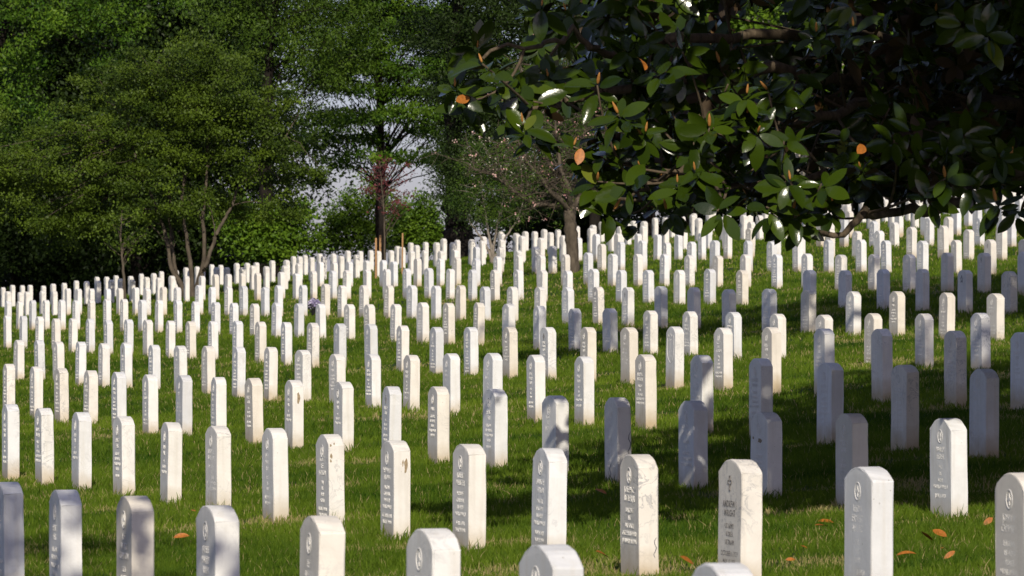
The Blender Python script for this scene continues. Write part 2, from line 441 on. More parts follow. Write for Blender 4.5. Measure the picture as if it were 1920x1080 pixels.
def ring(bm, rx, rz, cz, tube=0.0032, n=20, k=5):
    vs_ = []
    for a in range(n):
        t = 2*math.pi*a/n
        vs_.append([bm.verts.new((math.cos(t)*(rx + tube*math.cos(2*math.pi*b/k)), -T/2 - 0.001 - 0.6*tube*math.sin(2*math.pi*b/k), cz + math.sin(t)*(rz + tube*math.cos(2*math.pi*b/k)))) for b in range(k)])
    for a in range(n):
        for b in range(k):
            bm.faces.new([vs_[a][b], vs_[(a+1) % n][b], vs_[(a+1) % n][(b+1) % k], vs_[a][(b+1) % k]])
def bar(bm, pts, d=0.003):
    f_ = [bm.verts.new((x, -T/2 - d, z)) for x, z in pts]; b_ = [bm.verts.new((x, -T/2 + 0.001, z)) for x, z in pts]
    n = len(pts); bm.faces.new(f_)
    for q in range(n): bm.faces.new([f_[(q+1) % n], f_[q], b_[q], b_[(q+1) % n]])
def cross_pts(cx, cz, w, up, dn, arm):
    return [(cx-w, cz-dn), (cx+w, cz-dn), (cx+w, cz-w), (cx+arm, cz-w), (cx+arm, cz+w), (cx+w, cz+w), (cx+w, cz+up), (cx-w, cz+up), (cx-w, cz+w), (cx-arm, cz+w), (cx-arm, cz-w), (cx-w, cz-w)]
def outline(bm, pts, w=0.004, d=0.003):
    c = np.mean(np.array(pts), axis=0)
    inner = [tuple(c + (np.array(p)-c)*(1 - w/np.linalg.norm(np.array(p)-c)*1.3)) for p in pts]
    n = len(pts)
    for q in range(n):
        bar(bm, [pts[q], pts[(q+1) % n], inner[(q+1) % n], inner[q]], d)
def emblem_mesh(kind):
    bm = bmesh.new(); cz = 0.515
    if kind == "round":
        ring(bm, 0.034, 0.038, cz); bar(bm, cross_pts(0, cz+0.002, 0.005, 0.021, 0.025, 0.015))
    elif kind == "cross":
        outline(bm, cross_pts(0, cz, 0.009, 0.030, 0.040, 0.026))
    elif kind == "star":
        outline(bm, [((0.06 if q % 2 == 0 else 0.027)*math.sin(math.pi*q/5), 0.49 + (0.06 if q % 2 == 0 else 0.027)*math.cos(math.pi*q/5)) for q in range(10)], 0.006)
    elif kind == "shield":
        pts = [(-0.115, 0.50), (-0.085, 0.535), (-0.045, 0.515), (0, 0.55), (0.045, 0.515), (0.085, 0.535), (0.115, 0.50), (0.12, 0.40), (0.115, 0.33), (0.08, 0.27), (0, 0.225), (-0.08, 0.27), (-0.115, 0.33), (-0.12, 0.40)]
        outline(bm, pts, 0.007)
    me = bpy.data.meshes.new("emblem"); bm.to_mesh(me); bm.free()
    me.materials.append(M["carve_dark"] if kind in ("cross", "star") else M["carve"])
    return me
EMB = {k: emblem_mesh(k) for k in ("round", "cross", "star", "shield")}

GRAVES = [
"-2.54,25.60,0.61 -2.11,23.96,0.61 -1.66,22.33,0.62 -1.20,20.69,0.62 -0.72,19.05,0.62 -0.27,17.41,0.62 0.12,15.77,0.62 0.59,14.14,0.62",
"-4.26,43.06,0.65 -3.82,41.42,0.64 -3.38,39.78,0.63 -2.92,38.14,0.62 -2.46,36.51,0.60 -2.02,34.87,0.60 -1.55,33.23,0.61 -1.13,31.59,0.60 -0.69,29.96,0.59 -0.24,28.32,0.60 0.19,26.68,0.61 0.63,25.04,0.61 1.05,23.40,0.62 1.53,21.77,0.62 2.03,20.13,0.63",
"-5.99,60.33,0.65 -5.51,58.69,0.63 -5.07,57.05,0.63 -4.61,55.42,0.62 -4.17,53.78,0.62 -3.72,52.14,0.61 -3.27,50.50,0.62 -2.83,48.86,0.62 -2.40,47.23,0.63 -1.96,45.59,0.63 -1.46,43.95,0.63 -1.01,42.31,0.61 -0.59,40.67,0.63 -0.13,39.04,0.63 0.32,37.40,0.60 0.75,35.76,0.61 1.22,34.12,0.61 1.63,32.48,0.56 2.07,30.85,0.58 2.52,29.21,0.58",
"-7.37,75.72,0.61 -6.90,74.08,0.62 -6.48,72.44,0.61 -6.03,70.80,0.62 -5.57,69.16,0.61 -5.14,67.53,0.63 -4.65,65.89,0.61 -4.20,64.25,0.61 -3.75,62.61,0.62 -3.29,60.97,0.62 -2.83,59.34,0.63 -2.38,57.70,0.61 -1.93,56.06,0.58 -1.49,54.42,0.59 -1.05,52.78,0.60 -0.61,51.15,0.63 -0.19,49.51,0.65 0.23,47.87,0.65 0.66,46.23,0.65 1.18,44.59,0.68 1.61,42.96,0.69 2.03,41.32,0.68 2.49,39.68,0.66 2.95,38.04,0.66 3.39,36.40,0.65",
"-9.44,94.84,0.64 -8.99,93.20,0.64 -8.54,91.56,0.63 -8.09,89.92,0.60 -7.65,88.29,0.61 -7.21,86.65,0.61 -6.77,85.01,0.59 -6.31,83.37,0.61 -5.87,81.73,0.61 -5.40,80.10,0.60 -4.97,78.46,0.60 -4.53,76.82,0.61 -4.07,75.18,0.62 -3.65,73.54,0.62 -3.20,71.91,0.62 -2.76,70.27,0.62 -2.33,68.63,0.62 -1.86,66.99,0.62 -1.41,65.36,0.61 -0.95,63.72,0.60 -0.50,62.08,0.61 -0.02,60.44,0.62 0.42,58.80,0.63 0.86,57.17,0.64 1.29,55.53,0.65 1.73,53.89,0.67 2.18,52.25,0.67 2.59,50.61,0.69 3.02,48.98,0.69 3.46,47.34,0.70 4.00,45.70,0.69 4.44,44.06,0.69",
"-11.17,112.25,0.63 -10.75,110.61,0.63 -10.31,108.98,0.65 -9.87,107.34,0.65 -9.39,105.70,0.65 -8.95,104.06,0.64 -8.50,102.42,0.65 -8.05,100.79,0.66 -7.59,99.15,0.66 -7.11,97.51,0.64 -6.68,95.87,0.64 -6.21,94.23,0.63 -5.78,92.60,0.61 -5.32,90.96,0.60 -4.90,89.32,0.59 -4.45,87.68,0.58 -4.00,86.04,0.60 -3.55,84.41,0.59 -3.12,82.77,0.59 -2.60,81.13,0.58 -2.23,79.49,0.59 -1.79,77.85,0.60 -1.34,76.22,0.63 -0.93,74.58,0.63 -0.48,72.94,0.64 -0.05,71.30,0.63 0.38,69.66,0.61 0.85,68.03,0.58 1.29,66.39,0.59 1.77,64.75,0.57 2.22,63.11,0.57 2.69,61.47,0.57 3.14,59.84,0.56 3.59,58.20,0.56 4.03,56.56,0.59 4.47,54.92,0.60 4.93,53.28,0.62",
"-2.21,90.80,0.61 -1.76,89.16,0.61 -1.31,87.52,0.60 -0.87,85.88,0.61 -0.44,84.24,0.59 0.01,82.61,0.59 0.45,80.97,0.59 0.88,79.33,0.59 1.33,77.69,0.60 1.74,76.05,0.60 2.19,74.42,0.62 2.62,72.78,0.61 3.05,71.14,0.59 3.53,69.50,0.60 3.97,67.86,0.59 4.46,66.23,0.58 4.91,64.59,0.59 5.40,62.95,0.58 5.85,61.31,0.58",
"-3.02,105.72,0.63 -2.57,104.08,0.64 -2.12,102.44,0.64 -1.65,100.81,0.64 -1.21,99.17,0.62 -0.76,97.53,0.60 -0.32,95.89,0.59 0.13,94.25,0.59 0.55,92.62,0.58 1.00,90.98,0.57 1.44,89.34,0.60 1.89,87.70,0.58 2.32,86.06,0.58 2.79,84.43,0.58 3.23,82.79,0.60 3.69,81.15,0.58 4.57,77.87,0.59 5.01,76.24,0.59 5.47,74.60,0.61 5.91,72.96,0.62 6.38,71.32,0.61 6.84,69.68,0.60",
"-0.30,106.17,0.63 0.15,104.53,0.65 0.59,102.90,0.64 1.07,101.26,0.64 1.50,99.62,0.67 1.95,97.98,0.64 2.40,96.34,0.63 2.85,94.71,0.62 3.26,93.07,0.60 3.71,91.43,0.59 4.14,89.79,0.61 4.61,88.15,0.61 5.04,86.52,0.62 5.51,84.88,0.60 5.95,83.24,0.61 6.40,81.60,0.61 6.87,79.96,0.64 7.30,78.33,0.64 7.76,76.69,0.66"
]
rows = []
for s in GRAVES:
    rows.append([tuple(map(float, q.split(","))) for q in s.split()])
# the rows go on up the slope on the same lattice
STEP = 1.6978
ROWP = [4.29, 7.22, 10.13, 12.85, 15.85, 18.76, 21.73, 24.91, 27.65]
ROWQ = [-25.37, -42.66, -59.77, -74.98, -93.98, -111.23, -88.19, -102.79, -102.51]
def lattice_xy(P, q): return P*NX + q*UX, P*NY + q*UY
def in_view(X, Y, pad=0.0): return abs(X) < (960 + pad)/F*Y
for k in (6, 7, 8):                                     # the far left ends of the last three measured rows
    extra = []
    q = ROWQ[k] - STEP
    while True:
        X, Y = lattice_xy(ROWP[k], q)
        if Y > 152 or not in_view(X, Y, 20): break
        extra.append((X + random.gauss(0, .05), Y + random.gauss(0, .06), 0.62 + random.gauss(0, .018))); q -= STEP
    rows[k] = extra[::-1] + rows[k]
for k in range(10):                                     # ten more rows, up to the crest
    P = 27.65 + 2.93*(k+1); r = []
    ph = random.random()*STEP
    for j in range(60):
        X, Y = lattice_xy(P, -170 + ph + j*STEP)
        if 60 < Y < 152 and in_view(X, Y, 20): r.append((X + random.gauss(0, .06), Y + random.gauss(0, .07), 0.62 + random.gauss(0, .03)))
    rows.append(r)
# keep the plots where the trees on the lawn stand free
TREES_AT = [(1.31, 110.8), (-0.55, 131.0), (-3.35, 127.5), (-7.95, 128.0), (-9.3, 122.0)]
rows = [[g for g in r if all((g[0]-a)**2*4 + (g[1]-b)**2 > 0.5 for a, b in TREES_AT)] for r in rows]

ONES = "first second third fourth fifth sixth seventh eighth ninth tenth eleventh twelfth thirteenth fourteenth fifteenth sixteenth seventeenth eighteenth nineteenth".split()
TENS = {2: ("twentieth", "twenty"), 3: ("thirtieth", "thirty"), 4: ("fortieth", "forty")}
def ordinal(n):
    if n <= 19: return ONES[n-1]
    return TENS[n//10][0] if n % 10 == 0 else TENS[n//10][1] + "-" + ONES[n % 10 - 1]
allg = []
for k, r in enumerate(rows):
    r.sort(key=lambda g: g[0]/g[1])
    vis = [g for g in r if in_view(g[0], g[1], 5)]
    for i, g in enumerate(vis): allg.append((g[1], k, i, len(vis), g))
allg.sort(key=lambda a: a[0])
SPECIAL = {   # (row, index): inscription, emblem, label
    (1, 14): ("john", "round", "white marble headstone cut off by the right edge, beside orange leaves"),
    (1, 13): ("ernest", "round", "bright white headstone with a three-line name, overlapping a half shaded stone behind it"),
    (1, 12): ("wright", "cross", "grey-veined white headstone with a plain cross outline and blackened lettering"),
    (1, 11): ("butler", "round", "sunlit headstone, a grey crack low on its bright side, left of the cross headstone"),
    (1, 10): ("david", "round", "sunlit headstone, second to the left of the one with a cross outline"),
    (1, 9): ("robert", "round", "sunlit headstone with streaked side standing in a band of tree shadow"),
    (1, 8): ("brown", "round", "sunlit headstone with a brown patch high on its bright side"),
    (1, 7): ("scott", "round", "headstone with dark specks along the top of its bright side, left of the brown-patched one"),
    (2, 19): ("henry", "round", "brown-based headstone crossed by leaf shadows, above an orange leaf on the right"),
    (2, 18): ("albert", "round", "half shaded headstone directly behind the bright three-line-name stone"),
    (2, 17): ("ernst", "round", "dark veined headstone in tree shade behind the cross headstone"),
    (2, 12): ("paul", "round", "sunlit headstone with a one-line name and grey streaked face, mid field"),
    (4, 25): ("shield", "shield", "white headstone with a large shield outline carved round its lettering"),
}
ROWNAME = ["front row of graves", "second row of graves", "third row of graves", "fourth row of graves", "fifth row of graves", "sixth row of graves"]
def row_name(k): return ROWNAME[k] if k < len(ROWNAME) else ordinal(k+1) + " row of graves from the front"
MARKS = {    # weather marks of single stones: face, kind, place across, height, half width, half height
    (1, 8): [("side", "stain", .022, .475, .010, .045), ("side", "stain", .004, .49, .004, .02)],
    (2, 9): [("side", "stain", .002, .46, .012, .060)],
    (1, 7): [("side", "stain", -.038, .555, .006, .010), ("side", "stain", -.034, .49, .007, .016), ("side", "stain", -.015, .565, .004, .007), ("side", "stain", -.037, .46, .005, .010)],
    (1, 11): [("side", "crack", .034, .165, .0022, .050)],
    (2, 15): [("side", "crack", .038, .30, .0035, .085), ("front", "crack", -.02, .10, .007, .055)],
    (2, 17): [("front", "stain", .02, .44, .035, .016), ("front", "stain", -.11, .455, .012, .010)],
}
M["stain"] = plain_material("brown_weather_stain", (0.30, 0.23, 0.14), 0.8, 0.35, 60)
M["crack"] = plain_material("dark_grey_crack", (0.15, 0.15, 0.16), 0.8, 0.3, 60)
def mark_mesh(face, kind, a, b, hw, hh):
    """an irregular patch about 1 mm thick lying on the stone's face"""
    r = random.Random(int(a*9999 + b*777))
    if kind == "stain":
        n = 18; ph = r.random()*6
        pts = [(hw*(1 + .3*math.sin(3*t + ph) + r.gauss(0, .1))*math.cos(t), hh*(1 + .2*math.sin(2*t + ph) + r.gauss(0, .08))*math.sin(t)) for t in [2*math.pi*q/n for q in range(n)]]
    else:
        m = 7; L_ = [(hw*5*math.sin(q*1.7 + a*90)*.6 + hw*2*(q/m - .5), -hh + 2*hh*q/(m-1)) for q in range(m)]
        w = [hw*(.35 + .65*math.sin(math.pi*(q + .5)/m)) for q in range(m)]
        pts = [(x + w_, z) for (x, z), w_ in zip(L_, w)] + [(x - w_, z) for (x, z), w_ in zip(L_[::-1], w[::-1])]
    bm = bmesh.new()
    def P3(x, z, o):
        return (W/2 + o, a + x, b + z) if face == "side" else (a + x, -T/2 - o, b + z)
    t_ = [bm.verts.new(P3(x, z, .0012)) for x, z in pts]; l_ = [bm.verts.new(P3(x, z, -.001)) for x, z in pts]
    bm.faces.new(t_); n = len(pts)
    for q in range(n): bm.faces.new([t_[(q+1) % n], t_[q], l_[q], l_[(q+1) % n]])
    bmesh.ops.recalc_face_normals(bm, faces=bm.faces[:])
    me = bpy.data.meshes.new(kind); bm.to_mesh(me); bm.free(); me.materials.append(M[kind]); return me
near_star = min((a for a in allg if a[1] == 7), key=lambda a: abs(960 + F*a[4][0]/a[4][1] - 1810))
SPECIAL[(near_star[1], near_star[2])] = ("short", "star", "headstone with a dark star carved at its top, in the tree shade on the right")
GROUP = "white marble headstones in rows on the lawn"
base_yaw = math.atan2(UY, UX)               # the stones stand face-on across their row: their width runs along it
def place(o, X, Y, h):
    r = random.Random(int(X*1000) + int(Y*7777))
    z = float(ground(X, Y))
    o.location = (X, Y, z + h - 0.62)
    o.rotation_euler = (R(r.gauss(0, 0.4)), R(r.gauss(0, 0.35)), base_yaw + R(r.gauss(0, 1.2)))
INDIV = allg[:300]; REST = allg[300:]
for Y, k, i, n, g in INDIV:
    X, Y, h = g
    o = link("headstone", STONE[(k*5 + i*3) % 8])
    place(o, X, Y, h)
    sp = SPECIAL.get((k, i))
    if sp: lab = sp[2]
    else:
        side = "left" if i < n/2 else "right"
        c = i+1 if side == "left" else n-i
        lab = "white marble headstone, %s from the %s in the %s" % (ordinal(c), side, row_name(k))
        if c == 1: lab = "white marble headstone at the %s end of the %s" % (side, row_name(k))
    tag(o, lab, "headstone", GROUP)
    if Y < 112:
        e = link("emblem", EMB[sp[1] if sp else ("cross" if (k*7+i*5) % 23 == 0 else "round")], o)
        for nm, me in INS[sp[0] if sp else INSK[(k*4 + i*7 + i*i) % len(INSK)]]: link(nm, me, o)
    for face, kind, a, b, c, d in MARKS.get((k, i), ()):
        link(kind, mark_mesh(face, kind, a, b, c, d), o)
# the small far ones as one object
if REST:
    cs, fs, nv = [], [], 0
    cot = np.zeros(len(STONE[1].vertices)*3); STONE[1].vertices.foreach_get("co", cot); cot = cot.reshape(-1, 3)
    bmt = bmesh.new(); bmt.from_mesh(STONE[1]); bmesh.ops.triangulate(bmt, faces=bmt.faces[:])
    ft = np.array([[v.index for v in f.verts] for f in bmt.faces]); cot = np.array([v.co[:] for v in bmt.verts]); bmt.free()
    for Y, k, i, n, g in REST:
        a = base_yaw + R(random.gauss(0, 1.5)); c, s = math.cos(a), math.sin(a); tl = random.gauss(0, 0.012)
        p = cot.copy(); p[:, 0] += tl*p[:, 2]
        q = np.stack([p[:, 0]*c - p[:, 1]*s, p[:, 0]*s + p[:, 1]*c, p[:, 2]], -1)
        q += np.array([g[0], g[1], float(ground(g[0], g[1])) + g[2] - 0.62])
        cs.append(q); fs.append(ft + nv); nv += len(q)
    far = link("distant_headstones", mesh_np("distant_headstones", np.concatenate(cs), np.concatenate(fs), 3, M["marble"]))
    tag(far, "small white headstones far up the slope near the crest under the trees", "headstones", kind="stuff")
print("graves", len(allg), "indiv max Y", INDIV[-1][0])

# ---------------------------------------------------------------- grass
def grass_band(y0, y1, dens, hgt, wid, n_cap, xpad=1.06):
    area = 0.5*(y1*y1 - y0*y0)*2*0.1011*xpad
    n = int(min(n_cap, area*dens))
    Y = np.sqrt(rng.uniform(y0*y0, y1*y1, n)); X = rng.uniform(-1, 1, n)*0.1011*xpad*Y
    return X, Y, hgt, wid
gX, gY, gH, gW = [], [], [], []
for y0, y1, dens, h, w in ((22, 32, 2600, .052, .0050), (32, 45, 1500, .052, .0065), (45, 65, 750, .055, .009), (65, 95, 330, .058, .013), (95, 153, 110, .06, .02)):
    X, Y, h_, w_ = grass_band(y0, y1, dens, h, w, 420000)
    gX.append(X); gY.append(Y); gH.append(np.full(len(X), h)); gW.append(np.full(len(X), w))
for Y0, k, i, n, g in allg:                                # longer tufts the mower leaves against each stone
    if g[1] > 110: continue
    m = 130 if g[1] < 60 else 60
    u_ = rng.uniform(-0.5, 0.5, m)*(W+.09); v_ = rng.choice([-1, 1], m)*(T/2 + 0.015 + rng.exponential(0.022, m))
    sw = rng.random(m) < 0.3
    u2 = np.where(sw, np.sign(u_)*(W/2 + 0.012 + rng.exponential(0.018, m)), u_); v2 = np.where(sw, rng.uniform(-.5, .5, m)*T, v_)
    gX.append(g[0] + u2*UX + v2*NX); gY.append(g[1] + u2*UY + v2*NY)
    gH.append(rng.uniform(.05, .095, m)); gW.append(np.full(m, 0.005 + 0.00009*g[1]))
gX = np.concatenate(gX); gY = np.concatenate(gY); gH = np.concatenate(gH); gW = np.concatenate(gW)
def vnoise(x, y, s, seed=0):
    r_ = np.random.default_rng(seed); g_ = r_.random((256, 256))
    x = x*s + 1000; y = y*s + 1000
    xi = np.floor(x).astype(int); yi = np.floor(y).astype(int); fx = x-xi; fy = y-yi
    fx = fx*fx*(3-2*fx); fy = fy*fy*(3-2*fy)
    a = g_[xi % 256, yi % 256]; b = g_[(xi+1) % 256, yi % 256]; c = g_[xi % 256, (yi+1) % 256]; d = g_[(xi+1) % 256, (yi+1) % 256]
    return (a*(1-fx)+b*fx)*(1-fy) + (c*(1-fx)+d*fx)*fy
band = vnoise(gX*0.22, gY, 0.95, 21)*0.6 + vnoise(gX*0.3, gY, 2.3, 22)*0.4      # lighter and darker strips running across the lawn
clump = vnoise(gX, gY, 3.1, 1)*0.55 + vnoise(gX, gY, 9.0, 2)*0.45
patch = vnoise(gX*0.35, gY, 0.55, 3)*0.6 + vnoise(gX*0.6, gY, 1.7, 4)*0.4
bare = vnoise(gX*0.6, gY, 1.15, 8)*0.65 + vnoise(gX, gY, 4.1, 9)*0.35
rowline = np.cos(((gX*NX + gY*NY) - 4.29)/2.925*2*math.pi)      # the strip along each row of stones is drier
dry = np.clip((bare - 0.64 + 0.06*rowline)*7, 0, 1)
keep = rng.random(len(gX)) > 0.35*dry
gX, gY, gH, gW, clump, patch, dry, rowline, band = [a[keep] for a in (gX, gY, gH, gW, clump, patch, dry, rowline, band)]
n = len(gX)
hh = gH*rng.uniform(0.6, 1.35, n)*(0.55 + 0.9*clump)*(1 - 0.35*dry)
ang = rng.uniform(0, 2*math.pi, n); lean = np.abs(rng.normal(0, 0.45, n)) + 0.1
ca, sa = np.cos(ang), np.sin(ang)
base = np.stack([gX, gY, ground(gX, gY) - 0.004], -1)
wa = rng.uniform(0, math.pi, n)
side = np.stack([np.cos(wa), np.sin(wa)*0.5, 0*wa], -1)*(gW*rng.uniform(.7, 1.3, n)/2)[:, None]
tip = base + np.stack([ca*lean*hh, sa*lean*hh, hh], -1)
mid = base + np.stack([ca*lean*hh*.35, sa*lean*hh*.35, hh*.58], -1)
co = np.stack([base-side, base+side, mid+side*.8, mid-side*.8, tip], 1).reshape(-1, 3)
b5 = np.arange(n)[:, None]*5
f4 = b5 + np.array([[0, 1, 2, 3]]); f3 = b5 + np.array([[3, 2, 4]])
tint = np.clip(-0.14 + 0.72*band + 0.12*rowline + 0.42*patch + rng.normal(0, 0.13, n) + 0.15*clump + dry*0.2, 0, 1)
gm = M["grass"]
# straw-coloured blades grow among the green ones
nt = gm.node_tree
straw = rng.random(n) < (0.03 + 0.55*dry)
tint = np.where(straw, 1.35, tint)
for nd in nt.nodes:
    if nd.type == 'VALTORGB':
        nd.color_ramp.elements[1].position = 0.74
        e = nd.color_ramp.elements.new(0.76); e.color = (0.36, 0.30, 0.13, 1)
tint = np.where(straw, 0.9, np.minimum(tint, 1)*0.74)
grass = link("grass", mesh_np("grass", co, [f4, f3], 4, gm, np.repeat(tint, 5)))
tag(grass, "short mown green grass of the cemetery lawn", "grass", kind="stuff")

# ---------------------------------------------------------------- leaves and trees
def leaf_cards(name, P, D, Nn, Ln, Wd, mat, tint):
    """one small pointed face per leaf"""
    S = unit(np.cross(D, Nn))
    n = len(P)
    a = P; b = P + D*(Ln*.45)[:, None] + S*(Wd/2)[:, None]; c = P + D*Ln[:, None]; d = P + D*(Ln*.45)[:, None] - S*(Wd/2)[:, None]
    co = np.stack([a, b, c, d], 1).reshape(-1, 3)
    f = np.arange(n*4).reshape(-1, 4)
    return mesh_np(name, co, f, 4, mat, np.repeat(np.clip(tint, 0, 1), 4))

def crown_points(lobes, n_clusters):
    """cluster centres spread through the lobes, denser towards their skin"""
    vol = np.array([l[1][0]*l[1][1]*l[1][2] for l in lobes])**0.72
    cnt = np.maximum(1, (n_clusters*vol/vol.sum()).astype(int))
    C, O = [], []
    for (c, r), m in zip(lobes, cnt):
        d = unit(rng.normal(size=(m, 3))); rad = rng.random(m)**0.38
        C.append(np.array(c) + d*rad[:, None]*np.array(r)); O.append(d)
    return np.concatenate(C), np.concatenate(O)

def foliage(name, lobes, n_clusters, per, L_, W_, mat, sig=0.28, flat=0.55, tone=0.5, droop=0.0, base=(0, 0, 0)):
    C, O = crown_points(lobes, n_clusters)
    k = len(C)
    csz = sig*rng.uniform(0.6, 1.4, k); ctone = rng.normal(0, 0.2, k)
    idx = np.repeat(np.arange(k), rng.poisson(per, k))
    n = len(idx)
    g = rng.normal(size=(n, 3)); g[:, 2] *= flat
    P = C[idx] + g*csz[idx][:, None]
    D = unit(rng.normal(size=(n, 3)) + O[idx]*0.6 + np.array([0, 0, -droop]))
    Nn = unit(rng.normal(size=(n, 3))*0.58 + np.array([0, -0.3, 0.9]) + O[idx]*0.35)
    Nn = unit(Nn - D*(Nn*D).sum(1)[:, None])
    sz = rng.uniform(0.65, 1.3, n)
    t = tone + ctone[idx] + rng.normal(0, 0.08, n)
    return leaf_cards(name, P - np.array(base), D, Nn, L_*sz, W_*sz, mat, t), C, O

def lob(px, py, Y, rx, ry, rd=None):
    s = Y/F
    return (at(px, py, Y), (rx*s, (rd if rd is not None else rx*s), ry*s))

def make_tree(name, label, group, base, stems, lobes, mat, bark, n_clusters=260, per=60, L_=.10, W_=.055, sig=.28, flat=.55, tone=.5,
              limbs=40, limb_r=.03, stem_name="trunk", droop=0.0, twigs=0, category="tree"):
    base = np.array(base, float)
    root = empty(name, base, label, category, group)
    fm, C, O = foliage("crown", lobes, n_clusters, per, L_, W_, mat, sig, flat, tone, droop, base)
    link("crown", fm, root)
    paths = []
    first = None
    tb = Tubes()
    for q, (pts, r0, r1) in enumerate(stems):
        p = smooth_path(np.array(pts) - base, 5)
        p[1:-1] += rng.normal(0, r0*0.12, (len(p)-2, 3))
        paths.append((p, r0, r1))
        if len(stems) > 1 and stem_name == "stem":
            t_ = Tubes(); t_.add(p, r0, r1, 9, 0.05, 0.35); link("stem", t_.mesh("stem", bark), root)
        else: tb.add(p, r0, r1, 10, 0.05, 0.5)
    lt = Tubes() if stem_name == "stem" else tb
    if limbs and len(C):
        sel = rng.choice(len(C), min(limbs, len(C)), replace=False)
        for s in sel:
            tgt = C[s] - base
            # leave the nearest stem at a point below the target
            best = None
            for p, r0, r1 in paths:
                j = np.argmin(np.linalg.norm((p - tgt)*np.array([1, 1, 0.6]) + np.array([0, 0, 0.25*np.linalg.norm(tgt - p[-1])]), axis=1))
                j = max(j, len(p)//3)
                d = np.linalg.norm(p[j]-tgt)
                if best is None or d < best[0]: best = (d, p[j], r0 + (r1-r0)*j/len(p))
            d, st, rr = best
            midp = (st+tgt)/2 + np.array([0, 0, 0.12*d]) + rng.normal(0, 0.08*d, 3)
            pth = bez(st, midp, tgt, 7); pth[1:-1] += rng.normal(0, 0.018*d, (5, 3))
            lt.add(pth, min(rr*0.55, limb_r*(0.6+0.3*d)), 0.006, 5)
    if lt.n: link("branches" if stem_name == "stem" else "trunk", lt.mesh("branches", bark), root)
    return root

def gz(px, Y):
    X = (px-960)/F*Y
    return np.array([X, Y, float(ground(X, Y)) - 0.1])

LAWN = "trees standing among the graves"
BACK = "trees along the crest behind the graves"

# many-stemmed tree on the left
Y = 128
b = gz(362, Y)
g_ = lambda x, y, dy=0: at(x, y, Y+dy)
def gb(px, dy=0): return gz(px, Y+dy)
make_tree("multi_stem_tree", "broad tree with five slender leaning stems and a wide dark green crown on the left", None, b,
    [([gb(352), g_(338, 530), g_(322, 505), g_(313, 455), g_(300, 410), g_(268, 330), g_(240, 250)], .072, .02),
     ([gb(355, .3), g_(332, 520, .3), g_(324, 470, .4), g_(318, 400, .5), g_(322, 300, .6), g_(330, 200, .6)], .058, .02),
     ([gb(360, -.2), g_(359, 515, -.2), g_(351, 450, -.2), g_(341, 388, -.2), g_(350, 290), g_(375, 180)], .064, .02),
     ([gb(364, .1), g_(372, 530, .1), g_(383, 480), g_(381, 400), g_(386, 345), g_(392, 240), g_(400, 160)], .068, .02),
     ([gb(366, -.1), g_(374, 528), g_(389, 492), g_(404, 445), g_(420, 412), g_(436, 385), g_(446, 352), g_(476, 328), g_(520, 280), g_(560, 215)], .06, .015)],
    [lob(110, 330, Y, 110, 110, 1.6), lob(40, 300, Y+1, 90, 110, 1.5), lob(230, 220, Y, 120, 110, 1.8), lob(330, 140, Y, 120, 80, 1.8), lob(430, 170, Y, 95, 90, 1.6), lob(500, 230, Y, 70, 80, 1.4),
     lob(400, 260, Y-.6, 120, 90, 1.3), lob(290, 330, Y-.5, 120, 80, 1.5), lob(535, 320, Y+.3, 56, 42, 1.0), lob(590, 300, Y+.5, 26, 60, .7), lob(450, 390, Y+.8, 65, 36, 1.0), lob(190, 400, Y, 100, 45, 1.3), lob(120, 420, Y+.5, 90, 38, 1.2), lob(330, 400, Y+1, 60, 26, 1.0), lob(520, 390, Y+.5, 60, 22, .8)],
    M["leaf_mid"], M["bark"], n_clusters=560, per=210, L_=.072, W_=.045, sig=.175, flat=.5, tone=.42, limbs=110, limb_r=.018, stem_name="stem")

# little tree in front of the dark wood
Y = 122
make_tree("small_tree", "thin young tree with a sparse pale-tipped crown before the dark wood on the left", LAWN, gz(234, Y),
    [([gz(234, Y), at(233, 530, Y), at(229, 480, Y), at(226, 440, Y), at(229, 395, Y)], .042, .012)],
    [lob(228, 430, Y, 52, 48, .6), lob(215, 465, Y, 36, 14, .4), lob(252, 455, Y, 28, 18, .4), lob(232, 400, Y, 30, 24, .35)],
    M["leaf_mid"], M["bark"], n_clusters=62, per=17, L_=.08, W_=.045, sig=.11, tone=.45, limbs=26, limb_r=.012)

